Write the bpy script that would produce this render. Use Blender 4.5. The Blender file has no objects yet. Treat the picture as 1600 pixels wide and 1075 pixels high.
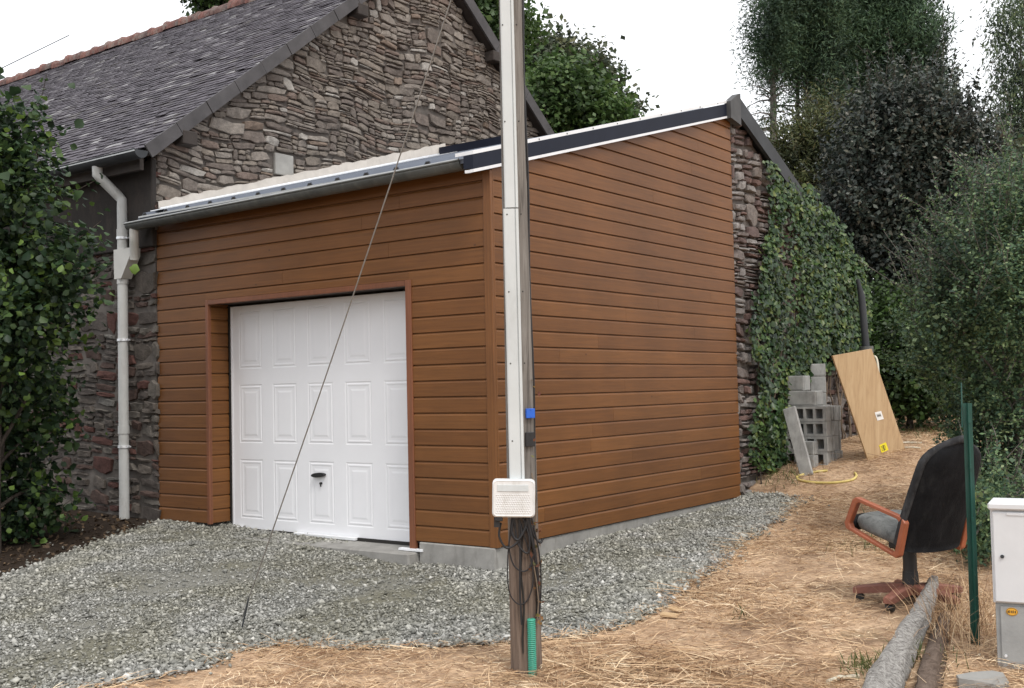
import bpy, math, random
import numpy as np
from mathutils import Vector, Matrix

random.seed(7)
RNG = np.random.default_rng(11)
SC = bpy.context.scene
COL = SC.collection

# ------------------------------------------------------------------ camera
CAM = np.array([5.242, -6.856, 1.219])
YAW, PITCH, ROLL, FPX = -0.635784, 0.0401949, -0.021572, 1741.3
_cy, _sy, _cp, _sp = math.cos(YAW), math.sin(YAW), math.cos(PITCH), math.sin(PITCH)
CF = np.array([_sy * _cp, _cy * _cp, _sp])
_r0 = np.array([_cy, -_sy, 0.0])
_u0 = np.cross(_r0, CF)
CR = math.cos(ROLL) * _r0 + math.sin(ROLL) * _u0
CU = -math.sin(ROLL) * _r0 + math.cos(ROLL) * _u0
cam_d = bpy.data.cameras.new('camera')
cam = bpy.data.objects.new('camera', cam_d)
COL.objects.link(cam)
cam_d.sensor_width = 36.0
cam_d.lens = FPX / 1600.0 * 36.0
cam_d.clip_start = 0.05
cam_d.clip_end = 2000.0
M = Matrix.Identity(4)
for i in range(3):
    M[i][0], M[i][1], M[i][2], M[i][3] = CR[i], CU[i], -CF[i], CAM[i]
cam.matrix_world = M
SC.camera = cam


def at(px, py, D):
    """a place in the world: where the sight line of a spot of the photo is D metres deep"""
    return CAM + D * (CF + CR * (px - 800.0) / FPX - CU * (py - 537.5) / FPX)


def at_axis(px, py, axis, val):
    d = CF + CR * (px - 800.0) / FPX - CU * (py - 537.5) / FPX
    return CAM + d * ((val - CAM[axis]) / d[axis])


# ------------------------------------------------------------------ world, sun, exposure
SUN_EL, SUN_AZ = math.radians(56), math.radians(118)     # azimuth from +Y towards +X
w = bpy.data.worlds.new('World')
SC.world = w
w.use_nodes = True
nt = w.node_tree
nt.nodes.clear()
wo = nt.nodes.new('ShaderNodeOutputWorld')
bg = nt.nodes.new('ShaderNodeBackground')
sky = nt.nodes.new('ShaderNodeTexSky')
sky.sky_type = 'NISHITA'
sky.sun_disc = False
sky.sun_elevation = SUN_EL
sky.sun_rotation = SUN_AZ
sky.air_density = 1.0
sky.dust_density = 4.0
cloud = nt.nodes.new('ShaderNodeMixRGB')                # a closed, even cloud cover in front of the blue
cloud.inputs['Fac'].default_value = 0.88
cloud.inputs['Color2'].default_value = (10.2, 10.3, 10.5, 1)
nt.links.new(sky.outputs['Color'], cloud.inputs['Color1'])
nt.links.new(cloud.outputs['Color'], bg.inputs['Color'])
bg.inputs['Strength'].default_value = 0.10
nt.links.new(bg.outputs['Background'], wo.inputs['Surface'])

sun_d = bpy.data.lights.new('sun', 'SUN')
sun_d.energy = 1.3
sun_d.angle = math.radians(16)
sun_d.color = (1.0, 0.96, 0.9)
sun = bpy.data.objects.new('sun', sun_d)
COL.objects.link(sun)
sd = Vector((math.sin(SUN_AZ) * math.cos(SUN_EL), math.cos(SUN_AZ) * math.cos(SUN_EL), math.sin(SUN_EL)))
sun.rotation_euler = sd.to_track_quat('Z', 'Y').to_euler()
sun.location = (6, -6, 12)

SC.view_settings.view_transform = 'Standard'
SC.view_settings.look = 'None'
SC.view_settings.exposure = 0.62
SC.view_settings.gamma = 1.0
SC.cycles.max_bounces = 6
SC.cycles.transparent_max_bounces = 4


# ------------------------------------------------------------------ helpers
def tag(o, label=None, cat=None, group=None, kind=None):
    if label: o['label'] = label
    if cat: o['category'] = cat
    if group: o['group'] = group
    if kind: o['kind'] = kind
    return o


def thing(name, label, cat, loc=(0, 0, 0), group=None, rotz=0.0):
    o = bpy.data.objects.new(name, None)
    COL.objects.link(o)
    o.empty_display_size = 0.2
    o.location = loc
    o.rotation_euler = (0, 0, rotz)
    return tag(o, label, cat, group)


def np_mesh(name, V, F, mat=None, smooth=False):
    """V (n,3), F (m,k) with one k"""
    V = np.asarray(V, np.float32)
    F = np.asarray(F, np.int32)
    me = bpy.data.meshes.new(name)
    me.vertices.add(len(V))
    me.vertices.foreach_set('co', V.ravel())
    k = F.shape[1]
    me.loops.add(F.size)
    me.loops.foreach_set('vertex_index', F.ravel())
    me.polygons.add(len(F))
    me.polygons.foreach_set('loop_start', np.arange(len(F), dtype=np.int32) * k)
    me.polygons.foreach_set('loop_total', np.full(len(F), k, np.int32))
    if smooth:
        me.polygons.foreach_set('use_smooth', np.ones(len(F), bool))
    me.update(calc_edges=True)
    if mat: me.materials.append(mat)
    return me


def link(name, me, parent=None, world=True):
    o = bpy.data.objects.new(name, me)
    COL.objects.link(o)
    if parent is not None:
        o.parent = parent
        if world:                                        # mesh was written in world coordinates
            pw = Matrix.Identity(4)
            p = parent
            chain = []
            while p is not None:
                chain.append(p)
                p = p.parent
            for p in reversed(chain):
                pw = pw @ p.matrix_parent_inverse @ Matrix.LocRotScale(p.location, p.rotation_euler, p.scale)
            o.matrix_parent_inverse = pw.inverted()
    return o


class MB:
    def __init__(s):
        s.v = []
        s.f = []
        s.sm = []

    def add(s, vs, fs, smooth=False):
        b = len(s.v)
        s.v.extend([tuple(map(float, p)) for p in vs])
        for f in fs:
            s.f.append(tuple(b + i for i in f))
            s.sm.append(smooth)
        return s

    def box(s, lo, hi, mat=None, bev=0.0):
        x0, y0, z0 = lo
        x1, y1, z1 = hi
        if bev <= 0:
            vs = [(x0, y0, z0), (x1, y0, z0), (x1, y1, z0), (x0, y1, z0), (x0, y0, z1), (x1, y0, z1), (x1, y1, z1), (x0, y1, z1)]
            fs = [(0, 3, 2, 1), (4, 5, 6, 7), (0, 1, 5, 4), (1, 2, 6, 5), (2, 3, 7, 6), (3, 0, 4, 7)]
        else:
            b = min(bev, (x1 - x0) * .45, (y1 - y0) * .45, (z1 - z0) * .45)
            vs = []
            for (x, sx) in ((x0, 1), (x1, -1)):
                for (y, sy) in ((y0, 1), (y1, -1)):
                    for (z, sz) in ((z0, 1), (z1, -1)):
                        vs += [(x, y + sy * b, z + sz * b), (x + sx * b, y, z + sz * b), (x + sx * b, y + sy * b, z)]
            def I(ix, iy, iz, k): return ((ix * 2 + iy) * 2 + iz) * 3 + k
            fs = [[I(0, 0, 0, 0), I(0, 0, 1, 0), I(0, 1, 1, 0), I(0, 1, 0, 0)], [I(1, 0, 0, 0), I(1, 1, 0, 0), I(1, 1, 1, 0), I(1, 0, 1, 0)],
                  [I(0, 0, 0, 1), I(1, 0, 0, 1), I(1, 0, 1, 1), I(0, 0, 1, 1)], [I(0, 1, 0, 1), I(0, 1, 1, 1), I(1, 1, 1, 1), I(1, 1, 0, 1)],
                  [I(0, 0, 0, 2), I(0, 1, 0, 2), I(1, 1, 0, 2), I(1, 0, 0, 2)], [I(0, 0, 1, 2), I(1, 0, 1, 2), I(1, 1, 1, 2), I(0, 1, 1, 2)]]
            for iy in (0, 1):
                for iz in (0, 1):
                    fs.append([I(0, iy, iz, 1), I(0, iy, iz, 2), I(1, iy, iz, 2), I(1, iy, iz, 1)][::(1 if (iy ^ iz) else -1)])
            for ix in (0, 1):
                for iz in (0, 1):
                    fs.append([I(ix, 0, iz, 0), I(ix, 0, iz, 2), I(ix, 1, iz, 2), I(ix, 1, iz, 0)][::(-1 if (ix ^ iz) else 1)])
            for ix in (0, 1):
                for iy in (0, 1):
                    fs.append([I(ix, iy, 0, 0), I(ix, iy, 0, 1), I(ix, iy, 1, 1), I(ix, iy, 1, 0)][::(1 if (ix ^ iy) else -1)])
            for ix in (0, 1):
                for iy in (0, 1):
                    for iz in (0, 1):
                        fs.append([I(ix, iy, iz, 0), I(ix, iy, iz, 1), I(ix, iy, iz, 2)][::(1 if (ix ^ iy ^ iz) else -1)])
        if mat is not None:
            vs = [mat @ Vector(p) for p in vs]
        return s.add(vs, fs)

    def quad(s, a, b, c, d):
        return s.add([a, b, c, d], [(0, 1, 2, 3)])

    def prism(s, poly, ext):
        """closed polygon (3-D points) pushed along ext"""
        n = len(poly)
        e = Vector(ext)
        vs = [Vector(p) for p in poly] + [Vector(p) + e for p in poly]
        fs = [tuple(range(n))[::-1], tuple(range(n, 2 * n))]
        for i in range(n):
            j = (i + 1) % n
            fs.append((i, j, n + j, n + i))
        return s.add(vs, fs)

    def tube(s, path, r, n=10, caps=True, prof=None, smooth=True):
        P = [Vector(p) for p in path]
        m = len(P)
        R = r if hasattr(r, '__len__') else [r] * m
        T = []
        for i in range(m):
            t = (P[min(i + 1, m - 1)] - P[max(i - 1, 0)])
            T.append(t.normalized())
        up = Vector((0, 0, 1)) if abs(T[0].z) < .9 else Vector((1, 0, 0))
        a = T[0].cross(up).normalized()
        vs, fs = [], []
        for i in range(m):
            a = (a - T[i] * a.dot(T[i])).normalized()
            b = T[i].cross(a)
            for k in range(n):
                q = 2 * math.pi * k / n
                vs.append(P[i] + (a * math.cos(q) + b * math.sin(q)) * R[i])
        for i in range(m - 1):
            for k in range(n):
                k2 = (k + 1) % n
                fs.append((i * n + k, i * n + k2, (i + 1) * n + k2, (i + 1) * n + k))
        s.add(vs, fs, smooth)
        if caps:
            s.add(vs[:n], [tuple(range(n))[::-1]])
            s.add(vs[-n:], [tuple(range(n))])
        return s

    def build(s, name, mat=None, parent=None, world=True):
        me = bpy.data.meshes.new(name)
        me.from_pydata(s.v, [], s.f)
        me.polygons.foreach_set('use_smooth', s.sm)
        me.update()
        if mat: me.materials.append(mat)
        return link(name, me, parent, world)


def rotm(axis, ang): return Matrix.Rotation(ang, 4, axis)


def smooth_path(pts, sub=6):
    """Catmull-Rom through pts"""
    P = [np.array(p, float) for p in pts]
    out = []
    for i in range(len(P) - 1):
        p0, p1, p2, p3 = P[max(i - 1, 0)], P[i], P[i + 1], P[min(i + 2, len(P) - 1)]
        for k in range(sub):
            t = k / sub
            out.append(.5 * (2 * p1 + (p2 - p0) * t + (2 * p0 - 5 * p1 + 4 * p2 - p3) * t * t + (3 * p1 - p0 - 3 * p2 + p3) * t ** 3))
    out.append(P[-1])
    return out


# ------------------------------------------------------------------ materials
class NT:
    def __init__(s, name):
        s.m = bpy.data.materials.new(name)
        s.m.use_nodes = True
        s.t = s.m.node_tree
        s.t.nodes.clear()
        s.out = s.n('ShaderNodeOutputMaterial')
        s.b = s.n('ShaderNodeBsdfPrincipled')
        s.l(s.b.outputs[0], s.out.inputs[0])

    def n(s, t, **kw):
        o = s.t.nodes.new(t)
        for k, v in kw.items(): setattr(o, k, v)
        return o

    def l(s, a, b): s.t.links.new(a, b)

    def coords(s, scale=(1, 1, 1), obj=False):
        g = s.n('ShaderNodeTexCoord') if obj else s.n('ShaderNodeNewGeometry')
        mp = s.n('ShaderNodeMapping')
        mp.inputs['Scale'].default_value = scale
        s.l(g.outputs['Object' if obj else 'Position'], mp.inputs['Vector'])
        return mp.outputs[0]

    def noise(s, vec, scale, detail=4, rough=.6, dist=0.0):
        o = s.n('ShaderNodeTexNoise')
        o.inputs['Scale'].default_value = scale
        o.inputs['Detail'].default_value = detail
        o.inputs['Roughness'].default_value = rough
        o.inputs['Distortion'].default_value = dist
        s.l(vec, o.inputs['Vector'])
        return o.outputs['Fac']

    def ramp(s, fac, stops, interp='LINEAR'):
        o = s.n('ShaderNodeValToRGB')
        o.color_ramp.interpolation = interp
        e = o.color_ramp.elements
        while len(e) < len(stops): e.new(.5)
        for i, (p, c) in enumerate(stops):
            e[i].position = p
            e[i].color = (*c, 1) if len(c) == 3 else c
        s.l(fac, o.inputs[0])
        return o.outputs[0]

    def mix(s, a, b, fac=1.0, mode='MIX'):
        o = s.n('ShaderNodeMixRGB', blend_type=mode)
        for v, k in ((fac, 'Fac'), (a, 'Color1'), (b, 'Color2')):
            if hasattr(v, 'is_output'): s.l(v, o.inputs[k])
            elif isinstance(v, (int, float)): o.inputs[k].default_value = v if k == 'Fac' else (v, v, v, 1)
            else: o.inputs[k].default_value = (*v, 1)
        return o.outputs[0]

    def island(s):
        return s.n('ShaderNodeNewGeometry').outputs['Random Per Island']

    def color(s, c):
        if hasattr(c, 'is_output'): s.l(c, s.b.inputs['Base Color'])
        else: s.b.inputs['Base Color'].default_value = (*c, 1)
        return s

    def rough(s, v):
        if hasattr(v, 'is_output'): s.l(v, s.b.inputs['Roughness'])
        else: s.b.inputs['Roughness'].default_value = v
        return s

    def bump(s, h, strength=.4, dist=.01):
        o = s.n('ShaderNodeBump')
        o.inputs['Strength'].default_value = strength
        o.inputs['Distance'].default_value = dist
        s.l(h, o.inputs['Height'])
        s.l(o.outputs[0], s.b.inputs['Normal'])
        return s


def plain(name, col, rough=.6, var=.18, scale=6, metal=0.0, bump=.15, bscale=60, spec=.5, dirt=None):
    t = NT(name)
    v = t.coords()
    n = t.noise(v, scale, 5)
    lo = tuple(c * (1 - var) for c in col)
    hi = tuple(min(1, c * (1 + var)) for c in col)
    c = t.ramp(n, [(.3, lo), (.7, hi)])
    if dirt:
        d = t.noise(t.coords((1, 1, .35)), scale * 2.3, 6, .7)
        f = t.ramp(d, [(.5, (0, 0, 0)), (.72, (dirt[3],) * 3)])
        c = t.mix(c, dirt[:3], f)
    t.color(c).rough(rough)
    t.b.inputs['Metallic'].default_value = metal
    t.b.inputs['Specular IOR Level'].default_value = spec
    if bump: t.bump(t.noise(v, bscale, 4), bump, .004)
    return t.m


def leafmat(name, cols, rough=.5, trans=.28, var_scale=1.2):
    t = NT(name)
    c = t.ramp(t.island(), [(i / (len(cols) - 1), c) for i, c in enumerate(cols)])
    n = t.noise(t.coords(), var_scale * 2.2, 4, .65)
    c = t.mix(c, t.ramp(n, [(.34, (.45, .47, .52)), (.66, (1.45, 1.42, 1.25))]), 1.0, 'MULTIPLY')
    t.color(c).rough(rough)
    t.b.inputs['Specular IOR Level'].default_value = .35
    tr = t.n('ShaderNodeBsdfTranslucent')
    t.l(c, tr.inputs['Color'])
    mx = t.n('ShaderNodeMixShader')
    mx.inputs[0].default_value = trans
    t.l(t.b.outputs[0], mx.inputs[1])
    t.l(tr.outputs[0], mx.inputs[2])
    t.l(mx.outputs[0], t.out.inputs[0])
    return t.m


def stonemat(name, stops, mott=(.55, 1.35), lichen=None, bump=.7, rough=.9):
    t = NT(name)
    v = t.coords()
    c = t.ramp(t.island(), stops, 'CONSTANT')
    n = t.noise(v, 14, 7, .68)
    c = t.mix(c, t.ramp(n, [(.25, (mott[0],) * 3), (.75, (mott[1],) * 3)]), 1.0, 'MULTIPLY')
    n2 = t.noise(t.coords((1, 1, 3)), 45, 5, .7)
    c = t.mix(c, t.ramp(n2, [(.3, (.7, .69, .68)), (.7, (1.2, 1.2, 1.2))]), 1.0, 'MULTIPLY')
    if lichen:
        ln = t.noise(v, 5.5, 8, .75)
        c = t.mix(c, lichen[0], t.ramp(ln, [(lichen[1], (0, 0, 0)), (lichen[1] + .12, (.7,) * 3)]))
    t.color(c).rough(rough)
    t.b.inputs['Specular IOR Level'].default_value = .2
    t.bump(t.noise(v, 38, 8, .7), bump, .012)
    return t.m


def woodmat(name, stops, rough=.5, horizontal=True, grain=.35):
    t = NT(name)
    sc = (.9, .9, 26) if horizontal else (24, 24, .8)
    isl = t.island()
    off = t.n('ShaderNodeVectorMath', operation='ADD')
    g = t.coords(sc)
    t.l(g, off.inputs[0])
    cm = t.n('ShaderNodeCombineXYZ')
    mu = t.n('ShaderNodeMath', operation='MULTIPLY')
    mu.inputs[1].default_value = 60.0
    t.l(isl, mu.inputs[0])
    for k in range(3): t.l(mu.outputs[0], cm.inputs[k])
    t.l(cm.outputs[0], off.inputs[1])
    n = t.noise(off.outputs[0], 2.2, 6, .6, .8)
    c = t.ramp(isl, stops)
    c = t.mix(c, t.ramp(n, [(.3, (1 - grain,) * 3), (.72, (1 + grain * .75,) * 3)]), 1.0, 'MULTIPLY')
    v = t.coords()
    big = t.noise(v, 1.1, 4, .6)
    c = t.mix(c, t.ramp(big, [(.3, (.82, .82, .84)), (.7, (1.13, 1.12, 1.08))]), 1.0, 'MULTIPLY')
    kn = t.n('ShaderNodeTexVoronoi')
    kn.inputs['Scale'].default_value = 3.3
    t.l(t.coords((1, 1, 1.5)), kn.inputs['Vector'])
    c = t.mix(c, (.035, .014, .007), t.ramp(kn.outputs['Distance'], [(.02, (.7,) * 3), (.055, (0, 0, 0))]))
    t.color(c).rough(rough)
    t.b.inputs['Specular IOR Level'].default_value = .3
    t.bump(n, .12, .004)
    return t.m


MAT = {}
MAT['clad'] = woodmat('stained cladding', [(0, (.143, .057, .0165)), (.5, (.157, .064, .0185)), (1, (.174, .072, .021))], .5, True, .2)
MAT['trim'] = woodmat('stained trim', [(0, (.165, .067, .020)), (1, (.185, .077, .024))], .45, False, .25)
MAT['trim2'] = woodmat('red brown trim', [(0, (.17, .066, .034)), (1, (.20, .078, .040))], .45, False, .2)
MAT['gable'] = stonemat('gable rubble stone', [(0, (.182, .158, .136)), (.16, (.222, .192, .164)), (.30, (.150, .126, .112)), (.42, (.178, .138, .118)),
                        (.53, (.255, .228, .202)), (.66, (.155, .133, .118)), (.80, (.225, .198, .176)), (.93, (.20, .155, .125)), (.96, (.33, .31, .285))],
                        lichen=((.34, .34, .32), .64))
MAT['joint'] = plain('dark earth joint', (.105, .092, .082), .95, .35, 9, bump=.5, bscale=30)
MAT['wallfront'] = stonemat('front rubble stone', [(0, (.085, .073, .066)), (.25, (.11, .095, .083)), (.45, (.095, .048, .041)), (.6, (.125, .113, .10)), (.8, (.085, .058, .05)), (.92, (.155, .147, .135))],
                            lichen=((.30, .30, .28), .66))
MAT['wallrear'] = stonemat('outbuilding rubble stone', [(0, (.17, .145, .135)), (.2, (.13, .095, .088)), (.4, (.22, .20, .19)), (.6, (.16, .105, .092)), (.75, (.26, .245, .235)), (.9, (.19, .165, .15))],
                           lichen=((.42, .42, .42), .62))
MAT['concrete'] = plain('concrete', (.27, .262, .245), .9, .2, 5, bump=.5, bscale=45, dirt=(.12, .11, .10, .5))
MAT['blockc'] = plain('grey concrete block', (.33, .328, .315), .92, .22, 7, bump=.8, bscale=90, dirt=(.13, .125, .12, .5))
MAT['mortar'] = plain('pale render', (.40, .375, .345), .95, .12, 6, bump=.6, bscale=50)
MAT['shaderender'] = plain('render with painted eave shade', (.024, .020, .018), .95, .3, 3, bump=.8, bscale=25, dirt=(.05, .038, .032, .9))  # render colour darkened to near black to stand for shade under the eave
MAT['patch'] = plain('cement patch', (.27, .265, .25), .9, .15, 8, bump=.5)
MAT['galv'] = plain('galvanised steel', (.78, .80, .83), .4, .1, 5, metal=.5, bump=.08)
MAT['whitemetal'] = plain('white lacquered flashing', (.72, .73, .75), .35, .06, 5, bump=.05)
MAT['navy'] = plain('anthracite blue sheet', (.012, .015, .027), .62, .12, 4, bump=.05, spec=.18)
MAT['zinc'] = plain('weathered zinc', (.105, .11, .105), .5, .25, 4, metal=.25, bump=.12, dirt=(.22, .21, .19, .5))
MAT['zincdark'] = plain('dark zinc', (.040, .043, .047), .6, .25, 4, metal=.1, bump=.12, spec=.3)
MAT['capmetal'] = plain('dull grey cap metal', (.066, .066, .067), .6, .2, 5, bump=.1, spec=.3)
MAT['rim'] = plain('bright zinc rim', (.42, .43, .43), .4, .15, 5, metal=.4, bump=.05)
MAT['roofpanel'] = plain('blue grey sheet roof', (.105, .12, .15), .5, .12, 3, metal=.1, bump=.05, spec=.3)
MAT['pvc'] = plain('pale grey plastic pipe', (.47, .475, .465), .5, .1, 4, bump=.05, dirt=(.22, .20, .17, .45))
MAT['pvcl'] = plain('lighter plastic pipe', (.50, .49, .46), .5, .08, 4, bump=.05)
MAT['door'] = plain('white lacquered door', (.79, .795, .82), .4, .03, 2, bump=.02, spec=.4)
MAT['black'] = plain('black plastic', (.012, .012, .013), .5, .2, 8, bump=.1)
MAT['dark'] = plain('dark slot', (.02, .018, .016), .9, .2, 8, bump=0)
MAT['eaves'] = plain('dark weathered eaves timber', (.038, .030, .026), .85, .3, 6, bump=.4)


def slatemat():
    t = NT('weathered slate')
    v = t.coords()
    c = t.ramp(t.island(), [(0, (.048, .043, .052)), (.5, (.074, .066, .079)), (.90, (.10, .091, .106)), (.96, (.18, .172, .18)), (1, (.24, .235, .24))])
    n = t.noise(v, 9, 7, .7)
    c = t.mix(c, t.ramp(n, [(.25, (.65, .65, .65)), (.75, (1.35, 1.35, 1.35))]), 1.0, 'MULTIPLY')
    l = t.noise(v, 16, 6, .75)
    c = t.mix(c, (.34, .335, .32), t.ramp(l, [(.65, (0, 0, 0)), (.75, (.6,) * 3)]))
    l2 = t.noise(v, 3.1, 6, .75)
    c = t.mix(c, (.10, .092, .062), t.ramp(l2, [(.55, (0, 0, 0)), (.72, (.5,) * 3)]))
    t.color(c).rough(.75)
    t.b.inputs['Specular IOR Level'].default_value = .35
    t.bump(t.noise(v, 50, 6, .7), .5, .008)
    return t.m


MAT['slate'] = slatemat()
MAT['verge'] = plain('dark slate verge', (.058, .054, .056), .7, .3, 5, bump=.3)
MAT['ridge'] = stonemat('clay ridge tile', [(0, (.165, .085, .075)), (.4, (.20, .105, .09)), (.7, (.14, .09, .082))], lichen=((.22, .205, .185), .5), bump=.4)


def polewood():
    t = NT('weathered grey pole wood')
    v = t.coords((26, 26, .9))
    n = t.noise(v, 1.6, 7, .65, .6)
    n2 = t.noise(t.coords((1, 1, 1)), 1.3, 3)
    c = t.ramp(n, [(.28, (.035, .030, .027)), (.5, (.16, .145, .13)), (.75, (.27, .255, .235))])
    c2 = t.ramp(n, [(.28, (.04, .028, .022)), (.5, (.15, .108, .082)), (.75, (.25, .19, .15))])
    z = t.n('ShaderNodeSeparateXYZ')
    t.l(t.n('ShaderNodeNewGeometry').outputs['Position'], z.inputs[0])
    f = t.ramp(z.outputs[2], [(.42, (1, 1, 1)), (.62, (0, 0, 0))])
    c = t.mix(c, c2, f)
    t.color(c).rough(.9)
    t.bump(n, .9, .01)
    return t.m


MAT['pole'] = polewood()
MAT['cover'] = plain('white cable cover', (.53, .56, .565), .55, .06, 3, bump=.05, dirt=(.33, .34, .33, .35))
MAT['box'] = plain('white meter box', (.66, .66, .655), .5, .05, 6, bump=.1, dirt=(.38, .36, .31, .5))
MAT['blue'] = plain('blue plate', (.012, .10, .50), .45, .08, 10, bump=.05)
MAT['cable'] = plain('black cable', (.014, .014, .016), .55, .2, 8, bump=.05)
MAT['green_conduit'] = plain('green corrugated conduit', (.035, .29, .20), .5, .12, 9, bump=.05, dirt=(.10, .20, .15, .4))
MAT['wire'] = plain('steel wire', (.20, .19, .175), .5, .15, 20, metal=.3, bump=0)
MAT['greenpost'] = plain('green lacquered post', (.006, .056, .041), .4, .15, 8, bump=.1)
MAT['cab'] = plain('pale grey polyester cabinet', (.60, .61, .625), .55, .04, 6, bump=.08)
MAT['cabbase'] = plain('grey cabinet base', (.30, .305, .30), .75, .12, 8, bump=.3)
MAT['orange'] = plain('orange sticker', (.72, .36, .03), .5, .05, 20, bump=0)
MAT['yellow'] = plain('yellow sticker', (.80, .68, .02), .5, .05, 20, bump=0)
MAT['paper'] = plain('white paper label', (.75, .75, .73), .7, .05, 30, bump=0)
MAT['ink'] = plain('dark ink', (.05, .04, .02), .7, .1, 30, bump=0)
MAT['hose'] = plain('yellow garden hose', (.62, .50, .17), .5, .1, 8, bump=.05)
MAT['palehose'] = plain('pale hose', (.55, .51, .40), .5, .1, 8, bump=.05)
MAT['blackfab'] = plain('black worn fabric', (.009, .009, .010), .95, .4, 9, bump=.7, bscale=120, spec=.12, dirt=(.03, .03, .03, .5))
MAT['edgefab'] = plain('dusty black edging', (.030, .030, .032), .95, .5, 11, bump=.6, bscale=60, spec=.15, dirt=(.085, .085, .085, .6))
MAT['greyfab'] = plain('dusty grey seat fabric', (.15, .155, .15), .95, .35, 9, bump=.9, bscale=70, spec=.2, dirt=(.035, .035, .036, .8))
MAT['armwood'] = plain('orange lacquered wood', (.29, .085, .038), .45, .22, 9, bump=.1)
MAT['legwood'] = plain('dusty red brown wood', (.19, .075, .052), .6, .25, 9, bump=.15)
MAT['ply'] = None


def plymat():
    t = NT('plywood')
    v = t.coords((1.0, 5.0, .8))
    n = t.noise(v, 2.4, 6, .65, 1.2)
    c = t.ramp(n, [(.25, (.33, .205, .105)), (.5, (.45, .31, .17)), (.75, (.52, .38, .225))])
    k = t.noise(t.coords((1, 9, 2)), 6, 4)
    c = t.mix(c, (.23, .13, .06), t.ramp(k, [(.66, (0, 0, 0)), (.74, (.6,) * 3)]))
    t.color(c).rough(.75)
    t.bump(n, .15, .004)
    return t.m


MAT['ply'] = plymat()


def barkmat(name, a, b, sc=(14, 14, 3)):
    t = NT(name)
    n = t.noise(t.coords(sc), 1.5, 8, .72, .7)
    c = t.ramp(n, [(.3, a), (.7, b)])
    t.color(c).rough(.95)
    t.b.inputs['Specular IOR Level'].default_value = .15
    t.bump(n, 1.0, .03)
    return t.m


MAT['bark'] = barkmat('dark bark', (.035, .028, .022), (.12, .10, .085))
MAT['barkgrey'] = barkmat('grey bark', (.075, .068, .06), (.24, .22, .20))
MAT['logpale'] = barkmat('pale weathered bark', (.085, .076, .068), (.66, .63, .59), (30, 30, 22))
MAT['logdark'] = barkmat('brown log bark', (.08, .055, .042), (.23, .175, .14), (14, 9, 14))
MAT['twig'] = plain('twig', (.16, .12, .085), .9, .3, 12, bump=.3)
L = {}
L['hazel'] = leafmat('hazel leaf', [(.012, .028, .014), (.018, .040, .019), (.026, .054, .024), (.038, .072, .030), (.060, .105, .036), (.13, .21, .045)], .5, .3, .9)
L['shrub'] = leafmat('small shrub leaf', [(.031, .064, .046), (.051, .098, .062), (.080, .14, .078), (.125, .195, .097), (.24, .31, .165)], .5, .3, .9)
L['plum'] = leafmat('dark purple leaf', [(.017, .027, .023), (.026, .038, .033), (.036, .050, .043), (.048, .062, .053), (.068, .080, .068), (.125, .118, .10)], .42, .22, .8)
L['cypress'] = leafmat('cypress foliage', [(.024, .050, .031), (.037, .074, .043), (.055, .102, .055), (.078, .136, .070)], .6, .2, .35)
L['pine'] = leafmat('pine foliage', [(.028, .057, .037), (.044, .084, .050), (.065, .112, .062), (.095, .145, .078)], .6, .2, .5)
L['thuja'] = leafmat('low conifer foliage', [(.034, .045, .020), (.055, .072, .028), (.085, .10, .035), (.12, .105, .05)], .6, .22, .7)
L['broad'] = leafmat('bright broad leaf', [(.038, .075, .026), (.058, .108, .034), (.080, .140, .042), (.11, .17, .055)], .5, .32, .5)
L['greybroad'] = leafmat('grey green leaf', [(.046, .064, .044), (.070, .090, .055), (.10, .118, .068), (.13, .13, .078)], .5, .3, .6)
L['birch'] = leafmat('drooping grey green leaf', [(.065, .098, .070), (.09, .135, .088), (.125, .17, .10), (.16, .20, .10)], .5, .35, .7)
L['hedge'] = leafmat('hedge leaf', [(.018, .036, .013), (.030, .056, .018), (.045, .085, .024), (.075, .14, .035)], .5, .28, .9)
L['ivy'] = leafmat('ivy leaf', [(.014, .032, .015), (.021, .047, .020), (.029, .062, .024), (.038, .076, .027), (.050, .093, .031), (.066, .115, .036), (.085, .13, .04), (.125, .15, .042)], .38, .18, 1.1)
L['weed'] = leafmat('weed leaf', [(.05, .085, .03), (.08, .12, .04), (.14, .15, .06), (.24, .20, .10)], .6, .3, 1.5)
L['litter'] = leafmat('dead leaf', [(.06, .04, .026), (.10, .068, .045), (.15, .10, .062)], .9, .1, 2)


# ------------------------------------------------------------------ the ground
def sstep(a, b, x):
    t = np.clip((np.asarray(x, float) - a) / (b - a), 0, 1)
    return t * t * (3 - 2 * t)


def gz(x, y):
    x = np.asarray(x, float)
    y = np.asarray(y, float)
    z = -.165 + .05 * np.clip(y, -30, 14) + np.clip(-x, 0, 8) * .035 + sstep(4.0, 6.2, y) * .25
    z = z - .055 * (1 - sstep(.5, 1.1, x)) * sstep(1.5, 3.8, y) * (1 - sstep(4.5, 5.0, y))
    z = z - .03 * (1 - sstep(.6, 1.5, np.abs(x))) * (1 - sstep(2.5, 4.5, np.abs(y - 1.0)))
    z = z - .030 * sstep(-3.6, -3.2, x) * (1 - sstep(-.9, -.4, x)) * sstep(-.55, -.25, y) * (1 - sstep(.6, 1, y))
    return z + .012 * np.sin(x * 2.3 + 1.1 * y) * np.sin(y * 1.9 - .7 * x)


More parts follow.
